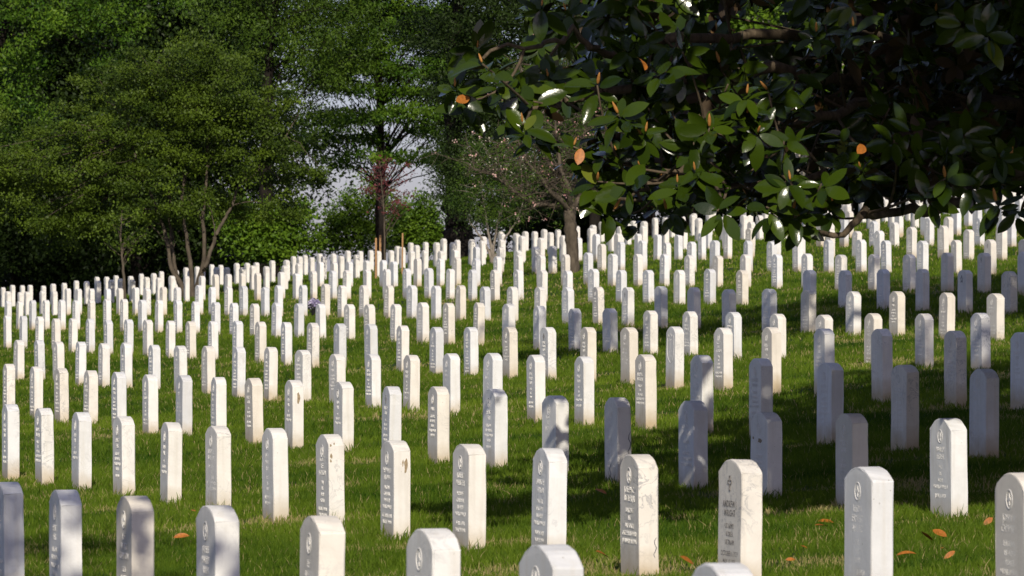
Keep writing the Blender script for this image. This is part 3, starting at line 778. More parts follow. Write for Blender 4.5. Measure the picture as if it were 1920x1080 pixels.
# stakes and the young redbud they hold, then the potted flowers
Y = 127.5
rb = make_tree("redbud_sapling", "young staked tree with a thin stem and purple-red leaves", LAWN, gz(721, Y),
    [([gz(722, Y), at(722, 500, Y), at(721, 450, Y), at(720, 400, Y), at(716, 350, Y), at(712, 305, Y)], .030, .010)],
    [lob(718, 350, Y, 40, 50, .5), lob(752, 352, Y, 26, 38, .4), lob(700, 345, Y, 30, 36, .4), lob(722, 318, Y, 20, 26, .4), lob(770, 330, Y, 12, 26, .3), lob(735, 395, Y, 40, 18, .4)],
    M["leaf_red"], M["bark"], n_clusters=95, per=11, L_=.06, W_=.045, sig=.07, tone=.4, limbs=60, limb_r=.009)
def stake(px0, px1, ytop, Y, label):
    p0 = gz(px0, Y); p1 = at(px1, ytop, Y)
    bm = bmesh.new(); w = .024
    for z, s in ((-0.1, .6), (0.0, 1), (np.linalg.norm(p1-p0)-.02, 1), (np.linalg.norm(p1-p0), .8)):
        for sx, sy in ((-1, -1), (1, -1), (1, 1), (-1, 1)): bm.verts.new((sx*w*s, sy*w*s*.8, z))
    v = list(bm.verts)
    for q in range(3):
        for e in range(4): bm.faces.new([v[q*4+e], v[q*4+(e+1) % 4], v[q*4+4+(e+1) % 4], v[q*4+4+e]])
    bm.faces.new(v[12:16]); bm.faces.new(v[0:4][::-1])
    me = bpy.data.meshes.new("wooden_stake"); bm.to_mesh(me); bm.free(); me.materials.append(M["stake"])
    o = link("wooden_stake", me, loc=p0)
    o.rotation_euler = Vector(p1-p0).to_track_quat('Z', 'Y').to_euler()
    tag(o, label, "stake", "stakes round the redbud")
stake(705, 705, 446, 126.5, "raw timber stake left of the young redbud, its foot showing on the grass")
stake(713, 713, 441, 129, "raw timber stake close to the left of the redbud stem")
stake(754, 755, 437, 128, "raw timber stake right of the redbud, standing by itself")

pt = gz(588, 98.5) + np.array([0, 0, .1])
fp = empty("flower_pot", pt, "lilac and white flowers in a small dark pot beside a headstone", "flower pot")
bm = bmesh.new()
prev = None
for z, r in ((0, .055), (.10, .075), (.115, .085), (.13, .085), (.13, .072), (.09, .068)):
    rg = [bm.verts.new((r*math.cos(a*math.pi/8), r*math.sin(a*math.pi/8), z)) for a in range(16)]
    if prev:
        for a in range(16): bm.faces.new([prev[a], prev[(a+1) % 16], rg[(a+1) % 16], rg[a]])
    else: bm.faces.new(rg[::-1])
    prev = rg
bm.faces.new(prev)
me = bpy.data.meshes.new("pot"); bm.to_mesh(me); bm.free(); me.materials.append(M["pot"]); link("pot", me, fp)
fm, _, _ = foliage("flowers", [((0, 0, .22), (.12, .12, .08))], 30, 30, .04, .035, M["petal"], .022, 1.0, .5); link("flowers", fm, fp)
fm, _, _ = foliage("leaves", [((0, 0, .16), (.09, .09, .05))], 14, 18, .05, .025, M["leaf_mid"], .03, 1.0, .4); link("leaves", fm, fp)

# small many-stemmed shrub tree in the middle
Y = 131
sb = make_tree("shrub_tree", "small vase-shaped tree with fine leaves and a few pale blossoms left of the cherry", LAWN, gz(923, Y),
    [([gz(922, Y), at(920, 480, Y), at(905, 450, Y), at(880, 415, Y)], .05, .012), ([gz(923, Y), at(922, 470, Y), at(915, 430, Y), at(905, 370, Y), at(900, 310, Y)], .045, .012),
     ([gz(924, Y), at(925, 470, Y), at(932, 425, Y), at(945, 360, Y), at(950, 290, Y)], .045, .012), ([gz(925, Y), at(928, 482, Y), at(945, 450, Y), at(970, 410, Y), at(990, 350, Y)], .04, .01)],
    [lob(925, 330, Y, 62, 62, .9), lob(880, 370, Y, 42, 44, .8), lob(965, 370, Y, 46, 48, .8), lob(960, 295, Y, 50, 36, .8), lob(900, 290, Y, 40, 36, .7), lob(925, 405, Y, 60, 24, .7)],
    M["leaf_fresh"], M["twig"], n_clusters=360, per=42, L_=.06, W_=.026, sig=.13, flat=.6, tone=.40, limbs=60, limb_r=.010)
fm, _, _ = foliage("blossom", [lob(925, 300, Y-.4, 70, 50, .5), lob(965, 320, Y-.6, 40, 40, .4)], 70, 3, .05, .045, M["white_blossom"], .05, 1, .5, 0, sb.location); link("blossom", fm, sb)

# nearly bare cherry
Y = 110.8
b = gz(1073, Y)
def cy(x, y, d=0): return at(x, y, Y+d)
ch = empty("cherry_tree", b, "nearly bare cherry tree with spreading limbs and a few pink blossoms among the graves", "tree", LAWN)
tr = Tubes()
main = [([b, cy(1074, 520), cy(1072, 460), cy(1069, 415), cy(1068, 388)], .150, .125),
        ([cy(1068, 392), cy(1050, 384), cy(1008, 383), cy(988, 374), cy(955, 350), cy(922, 328), cy(890, 318)], .075, .012),
        ([cy(1067, 390), cy(1048, 372, -.2), cy(1024, 350, -.3), cy(1008, 325, -.3), cy(985, 300, -.4), cy(968, 255, -.4)], .075, .012),
        ([cy(1069, 392), cy(1062, 360, .3), cy(1045, 325, .4), cy(1022, 295, .5), cy(1012, 255, .5), cy(1000, 200, .6), cy(975, 120, .6)], .08, .010),
        ([cy(1070, 390), cy(1065, 350, -.3), cy(1052, 320, -.3), cy(1046, 280, -.3), cy(1040, 240, -.4), cy(1046, 180, -.5), cy(1035, 100, -.5)], .06, .010),
        ([cy(1072, 395), cy(1085, 370, .2), cy(1098, 335, .3), cy(1110, 300, .3), cy(1140, 270, .4), cy(1165, 220, .4)], .07, .012),
        ([cy(1070, 392, .1), cy(1078, 345, .5), cy(1085, 290, .6), cy(1100, 220, .7), cy(1110, 150, .7), cy(1125, 70, .8)], .06, .010)]
tips = []
for q, (p, r0, r1) in enumerate(main):
    sp_ = smooth_path(np.array(p) - b, 5); sp_[1:-1] += rng.normal(0, .012, (len(sp_)-2, 3))
    if q == 0:
        t0 = Tubes(); t0.add(sp_, r0, r1, 12, .06, .4); link("trunk", t0.mesh("trunk", M["bark"]), ch)
    else:
        t1 = Tubes(); t1.add(sp_, r0, r1, 8, .05)
        for j in range(5, len(sp_), 1):
            for _ in range(2):
                d = unit(np.array([rng.normal(0, 1), rng.normal(0, .6), rng.normal(.35, .6)])); ln = rng.uniform(.4, 1.25)
                e = sp_[j] + d*ln
                pth = bez(sp_[j], sp_[j] + d*ln*.5 + np.array([0, 0, .12]), e + np.array([0, 0, -.06]), 6); pth[1:] += rng.normal(0, .02, (5, 3))
                t1.add(pth, .011, .004, 4); tips.append(e)
                for _ in range(3):
                    s2 = pth[rng.integers(2, 6)]; d2 = unit(d + rng.normal(0, .7, 3)); e2 = s2 + d2*rng.uniform(.2, .6)
                    t1.add(bez(s2, (s2+e2)/2 + rng.normal(0, .03, 3), e2, 4), .006, .003, 3); tips.append(e2)
        link("limb", t1.mesh("limb", M["bark"]), ch)
tips = np.array(tips)
sel = tips[rng.choice(len(tips), 120)]
idx = np.repeat(np.arange(120), 5); P_ = sel[idx] + rng.normal(0, .035, (600, 3)); D_ = unit(rng.normal(size=(600, 3))); N_ = unit(np.cross(D_, rng.normal(size=(600, 3))))
link("blossom", leaf_cards("blossom", P_, D_, N_, np.full(600, .045), np.full(600, .042), M["blossom"], rng.random(600)), ch)
sel = tips[rng.choice(len(tips), 700)]
idx = np.repeat(np.arange(700), 9); m_ = len(idx); P_ = sel[idx] + rng.normal(0, .07, (m_, 3)); D_ = unit(rng.normal(size=(m_, 3))); N_ = unit(np.cross(D_, rng.normal(size=(m_, 3))))
link("young_leaves", leaf_cards("young_leaves", P_, D_, N_, np.full(m_, .055), np.full(m_, .025), M["leaf_fresh"], rng.random(m_)), ch)

# layered tree in the middle distance
Y = 166
def ly(x, y, d=0): return at(x, y, Y+d)
make_tree("tiered_tree", "tall dark-trunked tree with flat tiers of bright leaves over the gap of sky", BACK, gz(716, Y),
    [([gz(716, Y), ly(716, 520), ly(716, 400), ly(716, 300), ly(714, 200), ly(712, 100), ly(705, -60), ly(700, -220)], .125, .04)],
    [lob(690, 172, Y, 70, 13, 1.6), lob(625, 150, Y+1, 50, 16, 1.2), lob(600, 265, Y+2, 50, 18, 1.2), lob(660, 262, Y+2, 60, 10, 1), lob(640, 120, Y, 60, 22, 1.5), lob(760, 170, Y, 60, 12, 1.2), lob(640, 215, Y+1, 60, 14, 1.2), lob(770, 210, Y-1, 75, 15, 1.4), lob(700, 222, Y-1.4, 110, 12, 1.2), lob(705, 257, Y, 42, 9, .9), lob(800, 248, Y, 46, 9, .9),
     lob(640, 300, Y, 48, 14, 1.0), lob(740, 294, Y-1, 100, 13, 1.2), lob(850, 290, Y, 60, 20, 1.2), lob(790, 130, Y, 100, 22, 1.8), lob(880, 110, Y+1, 90, 60, 1.8), lob(820, 50, Y, 130, 40, 2.2), lob(690, 90, Y, 70, 30, 1.6), lob(740, 10, Y, 130, 45, 2.2), lob(720, -90, Y, 200, 70, 3.2), lob(880, 195, Y+1, 50, 32, 1.2), lob(710, -220, Y, 150, 70, 3)],
    M["leaf_bright"], M["bark_dark"], n_clusters=1300, per=62, L_=.13, W_=.06, sig=.24, flat=.32, tone=.34, limbs=110, limb_r=.016)
# the fine-leaved oak behind the many-stemmed tree
Y = 160
make_tree("willow_oak", "tall oak with fine bright green leaves at the top, right of the broad many-stemmed tree", BACK, gz(500, Y),
    [([gz(500, Y), at(500, 400, Y), at(500, 200, Y), at(510, 50, Y), at(540, -150, Y)], .26, .08)],
    [lob(470, 60, Y, 90, 62, 1.8), lob(560, 80, Y, 80, 70, 1.8), lob(640, 40, Y, 80, 55, 1.7), lob(600, 140, Y+.5, 60, 35, 1.3), lob(430, 10, Y, 90, 50, 1.8), lob(530, -40, Y, 150, 60, 2.6), lob(660, 110, Y+1, 40, 26, 1.0), lob(550, -150, Y, 170, 90, 3), lob(490, 130, Y+1, 60, 40, 1.4), lob(585, 200, Y+1, 40, 22, 1.0)],
    M["leaf_fresh"], M["bark_dark"], n_clusters=560, per=75, L_=.12, W_=.045, sig=.26, flat=.7, tone=.50, limbs=70, limb_r=.02, droop=.5)
Y = 186
make_tree("willow_oak", "fine-leaved oak behind the tiered tree, seen through its gaps near the top", BACK, gz(676, Y),
    [([gz(712, Y), at(712, 400, Y), at(712, 200, Y), at(700, 50, Y), at(690, -150, Y)], .2, .08)],
    [lob(600, 15, Y, 70, 50, 1.8), lob(640, 105, Y, 60, 30, 1.5), lob(585, 125, Y, 40, 36, 1.2), lob(620, 60, Y, 90, 60, 1.8), lob(700, 20, Y, 100, 60, 1.8), lob(790, 60, Y, 110, 60, 1.8), lob(610, 160, Y, 50, 30, 1.3), lob(690, 130, Y, 70, 34, 1.3), lob(770, 160, Y, 80, 40, 1.4), lob(840, 200, Y, 60, 50, 1.4), lob(590, 230, Y, 40, 30, 1.0), lob(700, -80, Y, 190, 80, 3), lob(810, 250, Y, 50, 24, 1.0), lob(650, 235, Y, 50, 14, .9)],
    M["leaf_fresh"], M["bark_dark"], n_clusters=1000, per=62, L_=.12, W_=.05, sig=.25, flat=.55, tone=.42, limbs=40, limb_r=.016, droop=.4)
# big trees upper left
Y = 152
make_tree("broad_tree", "big leafy tree whose pale green boughs fill the upper left corner", BACK, gz(-60, Y),
    [([gz(-60, Y), at(-60, 400, Y), at(-50, 250, Y), at(-10, 100, Y), at(60, -100, Y)], .34, .10)],
    [lob(80, 70, Y-2, 75, 44, 1.4), lob(20, 25, Y-1, 70, 40, 1.5), lob(130, 20, Y-2, 70, 40, 1.4), lob(210, 40, Y-1, 70, 45, 1.4), lob(30, 160, Y-1, 70, 60, 1.6), lob(60, 250, Y, 110, 60, 1.8), lob(-60, 120, Y, 100, 120, 2.2), lob(190, 110, Y, 55, 40, 1.2), lob(100, -80, Y, 220, 90, 3.5), lob(100, -230, Y, 200, 110, 3.5), lob(290, -20, Y, 80, 50, 2)],
    M["leaf_bright"], M["bark_dark"], n_clusters=520, per=80, L_=.13, W_=.06, sig=.25, flat=.55, tone=.30, limbs=60, limb_r=.024)

# big dark tree with a broad flared trunk
Y = 150
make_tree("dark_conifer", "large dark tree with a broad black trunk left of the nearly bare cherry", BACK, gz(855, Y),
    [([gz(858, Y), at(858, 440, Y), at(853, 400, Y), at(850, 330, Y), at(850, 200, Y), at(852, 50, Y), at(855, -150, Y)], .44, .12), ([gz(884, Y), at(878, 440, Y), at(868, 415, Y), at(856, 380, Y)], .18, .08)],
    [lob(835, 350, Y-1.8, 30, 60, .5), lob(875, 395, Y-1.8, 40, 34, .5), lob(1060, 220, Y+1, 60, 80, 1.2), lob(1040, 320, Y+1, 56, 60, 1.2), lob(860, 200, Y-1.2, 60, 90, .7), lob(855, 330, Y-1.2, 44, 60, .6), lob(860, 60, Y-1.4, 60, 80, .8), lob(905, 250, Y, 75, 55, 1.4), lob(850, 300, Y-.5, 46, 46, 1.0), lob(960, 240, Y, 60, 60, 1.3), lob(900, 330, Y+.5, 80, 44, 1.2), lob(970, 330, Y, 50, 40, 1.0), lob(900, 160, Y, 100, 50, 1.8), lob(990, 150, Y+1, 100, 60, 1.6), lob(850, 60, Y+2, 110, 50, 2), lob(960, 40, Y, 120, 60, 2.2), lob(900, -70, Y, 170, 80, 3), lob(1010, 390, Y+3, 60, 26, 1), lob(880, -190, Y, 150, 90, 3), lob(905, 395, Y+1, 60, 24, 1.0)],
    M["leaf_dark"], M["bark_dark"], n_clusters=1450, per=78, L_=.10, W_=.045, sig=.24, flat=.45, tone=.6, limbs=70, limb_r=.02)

# sunlit trees beyond the crest
BRIGHT = "sunlit trees beyond the crest"
for nm, lab, px, Y, lobes in (
    ("round_tree", "round sunlit green tree beyond the crest, left of the redbud", 650, 205, [(640, 430, 30, 34), (676, 405, 28, 34), (612, 448, 26, 30), (700, 352, 26, 34), (690, 450, 50, 36), (655, 385, 22, 30), (720, 395, 30, 44), (630, 410, 20, 26)]),
    ("round_tree", "rounded sunlit green tree between the redbud and the broad black trunk", 780, 208, [(762, 428, 26, 40), (806, 415, 24, 38), (735, 440, 26, 30), (785, 440, 30, 30), (820, 450, 30, 30), (790, 395, 20, 28), (760, 400, 20, 26)]),
    ("round_tree", "sunlit green tree at the crest, right of the many-stemmed tree", 520, 154, [(540, 432, 34, 38), (492, 448, 38, 44), (566, 402, 20, 22), (448, 420, 40, 46), (515, 470, 50, 26), (588, 456, 14, 24), (520, 400, 18, 20)])):
    make_tree(nm, lab, BRIGHT, gz(px, Y), [([gz(px, Y), at(px, 520, Y), at(px, 440, Y)], .14, .05)], [lob(a, b_, Y, c, d) for a, b_, c, d in lobes],
              M["leaf_bright"], M["bark_dark"], n_clusters=230, per=55, L_=.13, W_=.075, sig=.22, flat=.7, tone=.55, limbs=24)

# pale-barked tree behind the magnolia
Y = 150
sy = make_tree("sycamore_tree", "tree with a thick pale trunk and bright leaves behind the magnolia", BACK, gz(1490, Y),
    [([gz(1480, Y), at(1478, 420, Y), at(1486, 340, Y), at(1500, 285, Y), at(1530, 230, Y), at(1570, 150, Y), at(1600, 0, Y)], .42, .18), ([at(1482, 400, Y), at(1470, 330, Y), at(1458, 270, Y), at(1440, 180, Y), at(1420, 40, Y)], .26, .10)],
    [lob(1400, 40, Y-2, 70, 55, 1.4), lob(1460, 90, Y-2, 60, 45, 1.4), lob(1520, 100, Y-2, 50, 40, 1.2), lob(1550, 210, Y-2, 60, 36, 1.2), lob(1640, 60, Y-1, 90, 60, 1.6), lob(1500, -40, Y, 200, 70, 3), lob(1660, 200, Y-1, 70, 45, 1.4), lob(1350, 120, Y-1, 50, 40, 1.2)],
    M["leaf_bright"], M["bark_pale"], n_clusters=330, per=45, L_=.17, W_=.13, sig=.26, flat=.6, tone=.6, limbs=40)
# leafless pale shrub
Y = 138
tb = Tubes()
b = gz(1552, Y)
for q in range(9):
    e = at(1552 + rng.normal(20, 28), rng.uniform(235, 300), Y) - b
    p = bez(np.zeros(3) + np.array([0, 0, .05]), e*.5 + rng.normal(0, .12, 3), e, 8); tb.add(p, .022, .005, 5)
    for _ in range(7):
        s_ = p[rng.integers(3, 8)]; tb.add(bez(s_, s_ + rng.normal(0, .15, 3) + np.array([0, 0, .15]), s_ + rng.normal(0, .3, 3) + np.array([0, 0, .35]), 5), .008, .003, 4)
o = link("bare_shrub", tb.mesh("bare_shrub", M["twig"]), loc=b)
tag(o, "bare white-twigged shrub behind the magnolia on the right", "shrub")

# the wood behind: a few tree shapes, copied
def wood_proto(k):
    h = 1.0
    root = empty("woodland_tree", (0, 0, 0), "x", "tree", "trees of the wood behind the cemetery")
    r_ = [((0, 0, 4.5), (2.6, 2.2, 1.8)), ((-1.6, .3, 6.6), (2.0, 1.8, 1.5)), ((1.7, -.4, 7.2), (2.1, 1.8, 1.6)), ((0, 0, 9.3), (2.6, 2.2, 2.0)), ((-.6, -.8, 2.9), (2.2, 1.6, .9)), ((1.1, .3, 11.2), (1.7, 1.5, 1.3)), ((-1.2, .2, 11.0), (1.4, 1.4, 1.1))]
    r_ = [((c[0] + rng.normal(0, .5), c[1], c[2] + rng.normal(0, .5)), q) for c, q in r_]
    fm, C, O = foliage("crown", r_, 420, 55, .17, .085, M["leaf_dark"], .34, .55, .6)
    link("crown", fm, root)
    t = Tubes(); t.add(smooth_path(np.array([(0, 0, -.3), (.1, 0, 2), (-.1, .1, 5), (.1, 0, 10.5)]), 4), .24, .05, 9, .05, .4)
    for s in rng.choice(len(C), 30): 
        z0 = max(1.5, C[s][2] - rng.uniform(.8, 2.2)); t.add(bez(np.array([0, 0, z0]), (C[s] + np.array([0, 0, z0]))/2 + np.array([0, 0, .4]), C[s]), .05, .01, 5)
    link("trunk", t.mesh("trunk", M["bark_dark"]), root)
    return root
protos = [wood_proto(k) for k in range(3)]
def copy_tree(o):
    c = o.copy(); COL.objects.link(c)
    for chd in o.children:
        d = chd.copy(); COL.objects.link(d); d.parent = c
    return c
WOOD = []
for px in range(-110, 440, 62): WOOD.append((px + rng.uniform(-18, 18), 172 + rng.uniform(-5, 7), rng.uniform(.9, 1.15), "left"))
for px in range(-140, 480, 80): WOOD.append((px + rng.uniform(-20, 20), 190 + rng.uniform(-4, 8), rng.uniform(1.05, 1.3), "leftback"))
for px in range(1130, 2060, 75): WOOD.append((px + rng.uniform(-18, 18), 166 + rng.uniform(-5, 8), rng.uniform(.85, 1.1), "right"))
for px in range(1010, 2050, 105): WOOD.append((px + rng.uniform(-18, 18), 186 + rng.uniform(-5, 8), rng.uniform(.95, 1.2), "rightback"))
cnt = {}
tot = {s: sum(1 for w in WOOD if w[3] == s) for s in ("left", "leftback", "right", "rightback")}
WL = {"left": ("dark woodland tree at the left, %s in its nearer line", ), "leftback": ("dark woodland tree at the left, %s in its farther line", ),
      "right": ("dark woodland tree behind the magnolia, %s in its nearer line", ), "rightback": ("dark woodland tree behind the magnolia, %s in its farther line", )}
for k, (px, Y, s, side_) in enumerate(WOOD):
    o = protos[k] if k < 3 else copy_tree(protos[(k*7) % 3])
    cnt[side_] = cnt.get(side_, 0) + 1
    o["label"] = WL[side_][0] % ordinal(cnt[side_])
    o.location = gz(px, Y); o.scale = (s, s, s); o.rotation_euler = (0, 0, rng.uniform(0, 6.28))
# far hazy trees low behind the cherry
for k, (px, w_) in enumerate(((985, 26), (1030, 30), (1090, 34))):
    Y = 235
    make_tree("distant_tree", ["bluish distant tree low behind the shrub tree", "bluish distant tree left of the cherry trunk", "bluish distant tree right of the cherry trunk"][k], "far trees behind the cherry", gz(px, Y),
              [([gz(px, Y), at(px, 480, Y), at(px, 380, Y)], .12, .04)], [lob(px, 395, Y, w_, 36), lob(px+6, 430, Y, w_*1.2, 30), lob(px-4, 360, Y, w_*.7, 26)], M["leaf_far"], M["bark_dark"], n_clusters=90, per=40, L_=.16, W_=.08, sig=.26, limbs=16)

# ---------------------------------------------------------------- the magnolia in the foreground
LT = np.array([0, .12, .3, .5, .68, .85, 1.0]); LWD = np.array([0, .52, .88, 1.0, .90, .58, 0])
def magnolia_leaves(name, P, D, U, Ln, Wd, tint, mat):
    n = len(P)
    U = unit(U - D*(U*D).sum(1)[:, None]); S = np.cross(U, D)
    fold = rng.uniform(.02, .45, n); curl = rng.normal(.13, .17, n)
    rings = []
    for t, w in zip(LT[1:-1], LWD[1:-1]):
        c = P + D*(Ln*t)[:, None] - U*(curl*Ln*t*t)[:, None]
        e = S*(Wd*w/2)[:, None]; up = U*(fold*Wd*w/2)[:, None]
        rings.append((c + e + up, c, c - e + up))
    tip = P + D*Ln[:, None] - U*(curl*Ln)[:, None]
    allv = [P] + [v for r_ in rings for v in r_] + [tip]
    k = len(allv)
    co = np.stack(allv, 1).reshape(-1, 3)
    b = np.arange(n)[:, None]*k
    f3 = [[0, 2, 1], [0, 3, 2]]; f4 = []
    for q in range(len(rings)-1):
        a = 1 + q*3
        f4 += [[a, a+1, a+4, a+3], [a+1, a+2, a+5, a+4]]
    a = 1 + (len(rings)-1)*3
    f3 += [[a, a+1, k-1], [a+1, a+2, k-1]]
    F4 = np.concatenate([b + np.array([f]) for f in f4]); F3 = np.concatenate([b + np.array([f]) for f in f3])
    return mesh_np(name, co, [F4, F3], 4, mat, np.repeat(np.clip(tint, 0, 1), k), smooth=True)

def whorls(C, A, nleaf=(6, 10), L_=(.10, .185)):
    """leaves spread like a star round each twig end C with twig direction A"""
    k = len(C); m = rng.integers(nleaf[0], nleaf[1]+1, k); idx = np.repeat(np.arange(k), m); n = len(idx)
    A = unit(A); ref = unit(rng.normal(size=(k, 3))); X1 = unit(np.cross(A, ref)); Y1 = np.cross(A, X1)
    order = np.concatenate([np.arange(q) for q in m]); ang = order*2.4 + rng.normal(0, .3, n)
    el = rng.normal(.12, .34, n)                          # how far the leaf stands up along the twig
    rad = np.cos(ang)[:, None]*X1[idx] + np.sin(ang)[:, None]*Y1[idx]
    D = unit(rad*np.cos(el)[:, None] + A[idx]*np.sin(el)[:, None] + np.array([0, 0, -.12]))
    U = unit(A[idx]*np.cos(el)[:, None] - rad*np.sin(el)[:, None] + rng.normal(0, .22, (n, 3)))
    P = C[idx] + rad*.012 - A[idx]*rng.uniform(0, .09, n)[:, None]
    ln = rng.uniform(*L_, n)
    return P, D, U, ln, ln*rng.uniform(.40, .52, n), np.clip(rng.normal(.42, .2, n), 0, 1)

MAGB = np.array([7.6, 32.0, float(ground(7.6, 32.0)) - .1])
mag = empty("magnolia_tree", MAGB, "large magnolia with glossy leaves and rusty buds hanging over the graves at the upper right", "tree")
front = [(895, 92), (905, 120), (853, 165), (880, 190), (1028, 146), (983, 160), (980, 232), (1000, 255), (955, 215), (1285, 145), (1365, 158), (1400, 178), (1240, 178), (1157, 300), (1132, 300), (1200, 318), (1303, 322), (1368, 322),
         (1482, 340), (1437, 388), (1487, 396), (1613, 318), (1640, 350), (1270, 345), (1172, 352), (1150, 395), (1490, 130), (1530, 62), (1600, 52), (1015, 14), (1062, 22), (1190, 12), (1893, 300), (1880, 335), (1772, 335), (1755, 22),
         (1350, 120), (1330, 240), (1262, 212), (1210, 250), (1300, 275), (1240, 335), (1120, 340), (1400, 215), (1440, 170), (1180, 400), (1250, 395), (1345, 395), (1560, 380), (1500, 415), (1740, 372), (1868, 380), (1310, 215), (1420, 250),
         (1225, 130), (1120, 160), (1160, 215), (1075, 275), (1380, 275), (1540, 345), (1690, 330), (1820, 350), (1905, 395), (1580, 300), (1470, 265), (930, 150), (1000, 190), (1205, 190)]
def bottom_edge(x):
    return np.interp(x, [800, 860, 950, 1040, 1100, 1160, 1300, 1420, 1480, 1540, 1640, 1740, 1800, 1860, 1940, 2100], [120, 190, 255, 285, 340, 385, 392, 395, 425, 400, 372, 372, 345, 372, 378, 390])
FC, FA = [], []
for x, y in front:
    Yd = 27.2 + rng.uniform(-.5, .9) + 0.0006*(x-820)
    FC.append(at(x, y, Yd)); FA.append([rng.normal(-.12, .3), rng.normal(-.75, .2), rng.normal(.62, .25)])
# the skirt of the crown behind those
k = 0
while k < 1500:
    x = rng.uniform(880, 2160); y = rng.uniform(-230, 400); Yd = rng.uniform(27.6, 36.5)
    if y > bottom_edge(x) - 22 - 1.5*(Yd-27): continue
    if rng.random() > np.interp(x, [880, 1000, 1150, 1350, 2160], [.10, .14, .62, 1, 1]): continue
    if ((x-1425)/85)**2 + ((y-40)/60)**2 < 1 and rng.random() < .85: continue
    if ((x-1520)/48)**2 + ((y-100)/36)**2 < 1 and rng.random() < .8: continue
    if ((x-1495)/42)**2 + ((y-290)/30)**2 < 1 and rng.random() < .92: continue
    if ((x-1090)/70)**2 + ((y-200)/70)**2 < 1 and rng.random() < .8: continue
    FC.append(at(x, y, Yd)); FA.append([rng.normal(-.15, .5), rng.normal(-.35, .55), rng.normal(.45, .45)]); k += 1
FC = np.array(FC); FA = np.array(FA)
# drooping leaves along the lower edge
# the dome of the tree above the picture: it throws the shade on the right of the lawn
def shell(c, r, m, zmin, lo=.72):
    d = unit(rng.normal(size=(m, 3))); rad = rng.uniform(lo, 1.0, m)
    p = np.array(c) + d*rad[:, None]*np.array(r)
    ok = p[:, 2] > zmin + 0.0568*p[:, 1]*0 
    inview = (np.abs(p[:, 0]) < .104*p[:, 1]) & (p[:, 2] < CAMZ + .0585*p[:, 1])
    ok &= ~inview
    return p[ok], unit(d + np.array([0, 0, .4]))[ok]
DC1, DA1 = shell((8.8, 33.5, 6.0), (6.7, 7.5, 9.0), 6500, 3.0)
DC2, DA2 = shell((4.9, 34.8, 5.0), (3.5, 4.6, 2.2), 1300, 3.4, .3)
DC3, DA3 = shell((6.3, 27, 7.0), (4.7, 5.0, 2.6), 3400, 3.4, .3)
DC5, DA5 = shell((4.7, 23.5, 5.9), (3.4, 2.7, 1.35), 1300, 3.4, .2)
DC4, DA4 = shell((.5, 25.7, 4.7), (1.1, 1.0, .45), 260, 3.4, .2)
DC = np.concatenate([DC1, DC2, DC3, DC4, DC5]); DA = np.concatenate([DA1, DA2, DA3, DA4, DA5])
P, D, U, ln, wd, tt = whorls(FC, FA)
lv = magnolia_leaves("leaves", P - MAGB, D, U, ln, wd, tt, M["mag"])
link("leaves", lv, mag)
P, D, U, ln, wd, tt = whorls(DC, DA, (7, 10), (.2, .3))
link("upper_leaves", magnolia_leaves("upper_leaves", P - MAGB, D, U, ln, wd*1.25, tt, M["mag"]), mag)
# trunk, boughs and twigs
tk = Tubes(); tk.add(smooth_path(np.array([(0, 0, 0), (.05, .1, 2), (-.1, 0, 5), (.1, .1, 9), (0, 0, 12.5)]), 5), .34, .06, 14, .03, .5)
link("trunk", tk.mesh("trunk", M["bark_mag"]), mag)
BOUGHS = [[(0, 0, 1.6), at(1900, 250, 31.0), at(1650, 205, 29.5), at(1440, 250, 28.6), at(1250, 330, 28.0), at(1160, 372, 27.7)],
          [(0, 0, 2.2), at(1900, 120, 31.5), at(1600, 70, 30), at(1300, 75, 28.5), at(1140, 98, 28.0), at(1060, 72, 27.7), at(905, 110, 27.4)],
          [(0, 0, 2.4), at(1850, 190, 31.0), at(1500, 130, 29), at(1200, 160, 28.2), at(1120, 175, 28), at(1050, 190, 27.7), at(985, 235, 27.5)],
          [(0, 0, 1.3), at(1960, 330, 30.5), at(1800, 385, 29.2), at(1640, 402, 28.2), at(1560, 440, 27.9), at(1480, 400, 27.6)],
          [(0, 0, 1.8), at(1950, 200, 31), at(1700, 290, 29.5), at(1560, 330, 28.5), at(1400, 345, 28), at(1300, 330, 27.7)],
          [(0, 0, 3.0), (-3.5, -1, 4.4, 0), (-6, -1.5, 4.6, 0)], [(0, 0, 4.0), (2, -4, 6, 0), (2.5, -6, 7, 0)], [(0, 0, 5.0), (3, 3, 8, 0), (5, 4, 9, 0)], [(0, 0, 6), (-2.5, 2, 9, 0), (-4, 3, 10, 0)], [(0, 0, 3.4), (-1.5, -4.5, 5, 0), (-2.5, -6.5, 5.6, 0)]]
ends = []
for q, bp in enumerate(BOUGHS):
    pts = [np.array(p[:3], float) if len(p) == 4 or i == 0 else np.array(p) - MAGB for i, p in enumerate(bp)]
    p = smooth_path(pts, 7); p[1:-1] += rng.normal(0, .022, (len(p)-2, 3))
    t = Tubes(); t.add(p, .10 if q > 4 else .048, .009, 9, .04)
    for j in range(len(p)): ends.append((p[j], q))
    if q < 5:
        w = FC - MAGB
        for s in range(len(w)):
            dd = np.linalg.norm(p - w[s], axis=1); j = int(np.argmin(dd))
            if dd[j] < .7 and (s*7) % 5 == q:
                a = p[max(0, j-3)]
                t.add(bez(a, (a+w[s])/2 + rng.normal(0, .06, 3) + np.array([0, 0, -.06]), w[s] - unit(FA[s])*.0, 7), .010, .005, 5)
    link("branch", t.mesh("branch", M["bark_mag"]), mag)
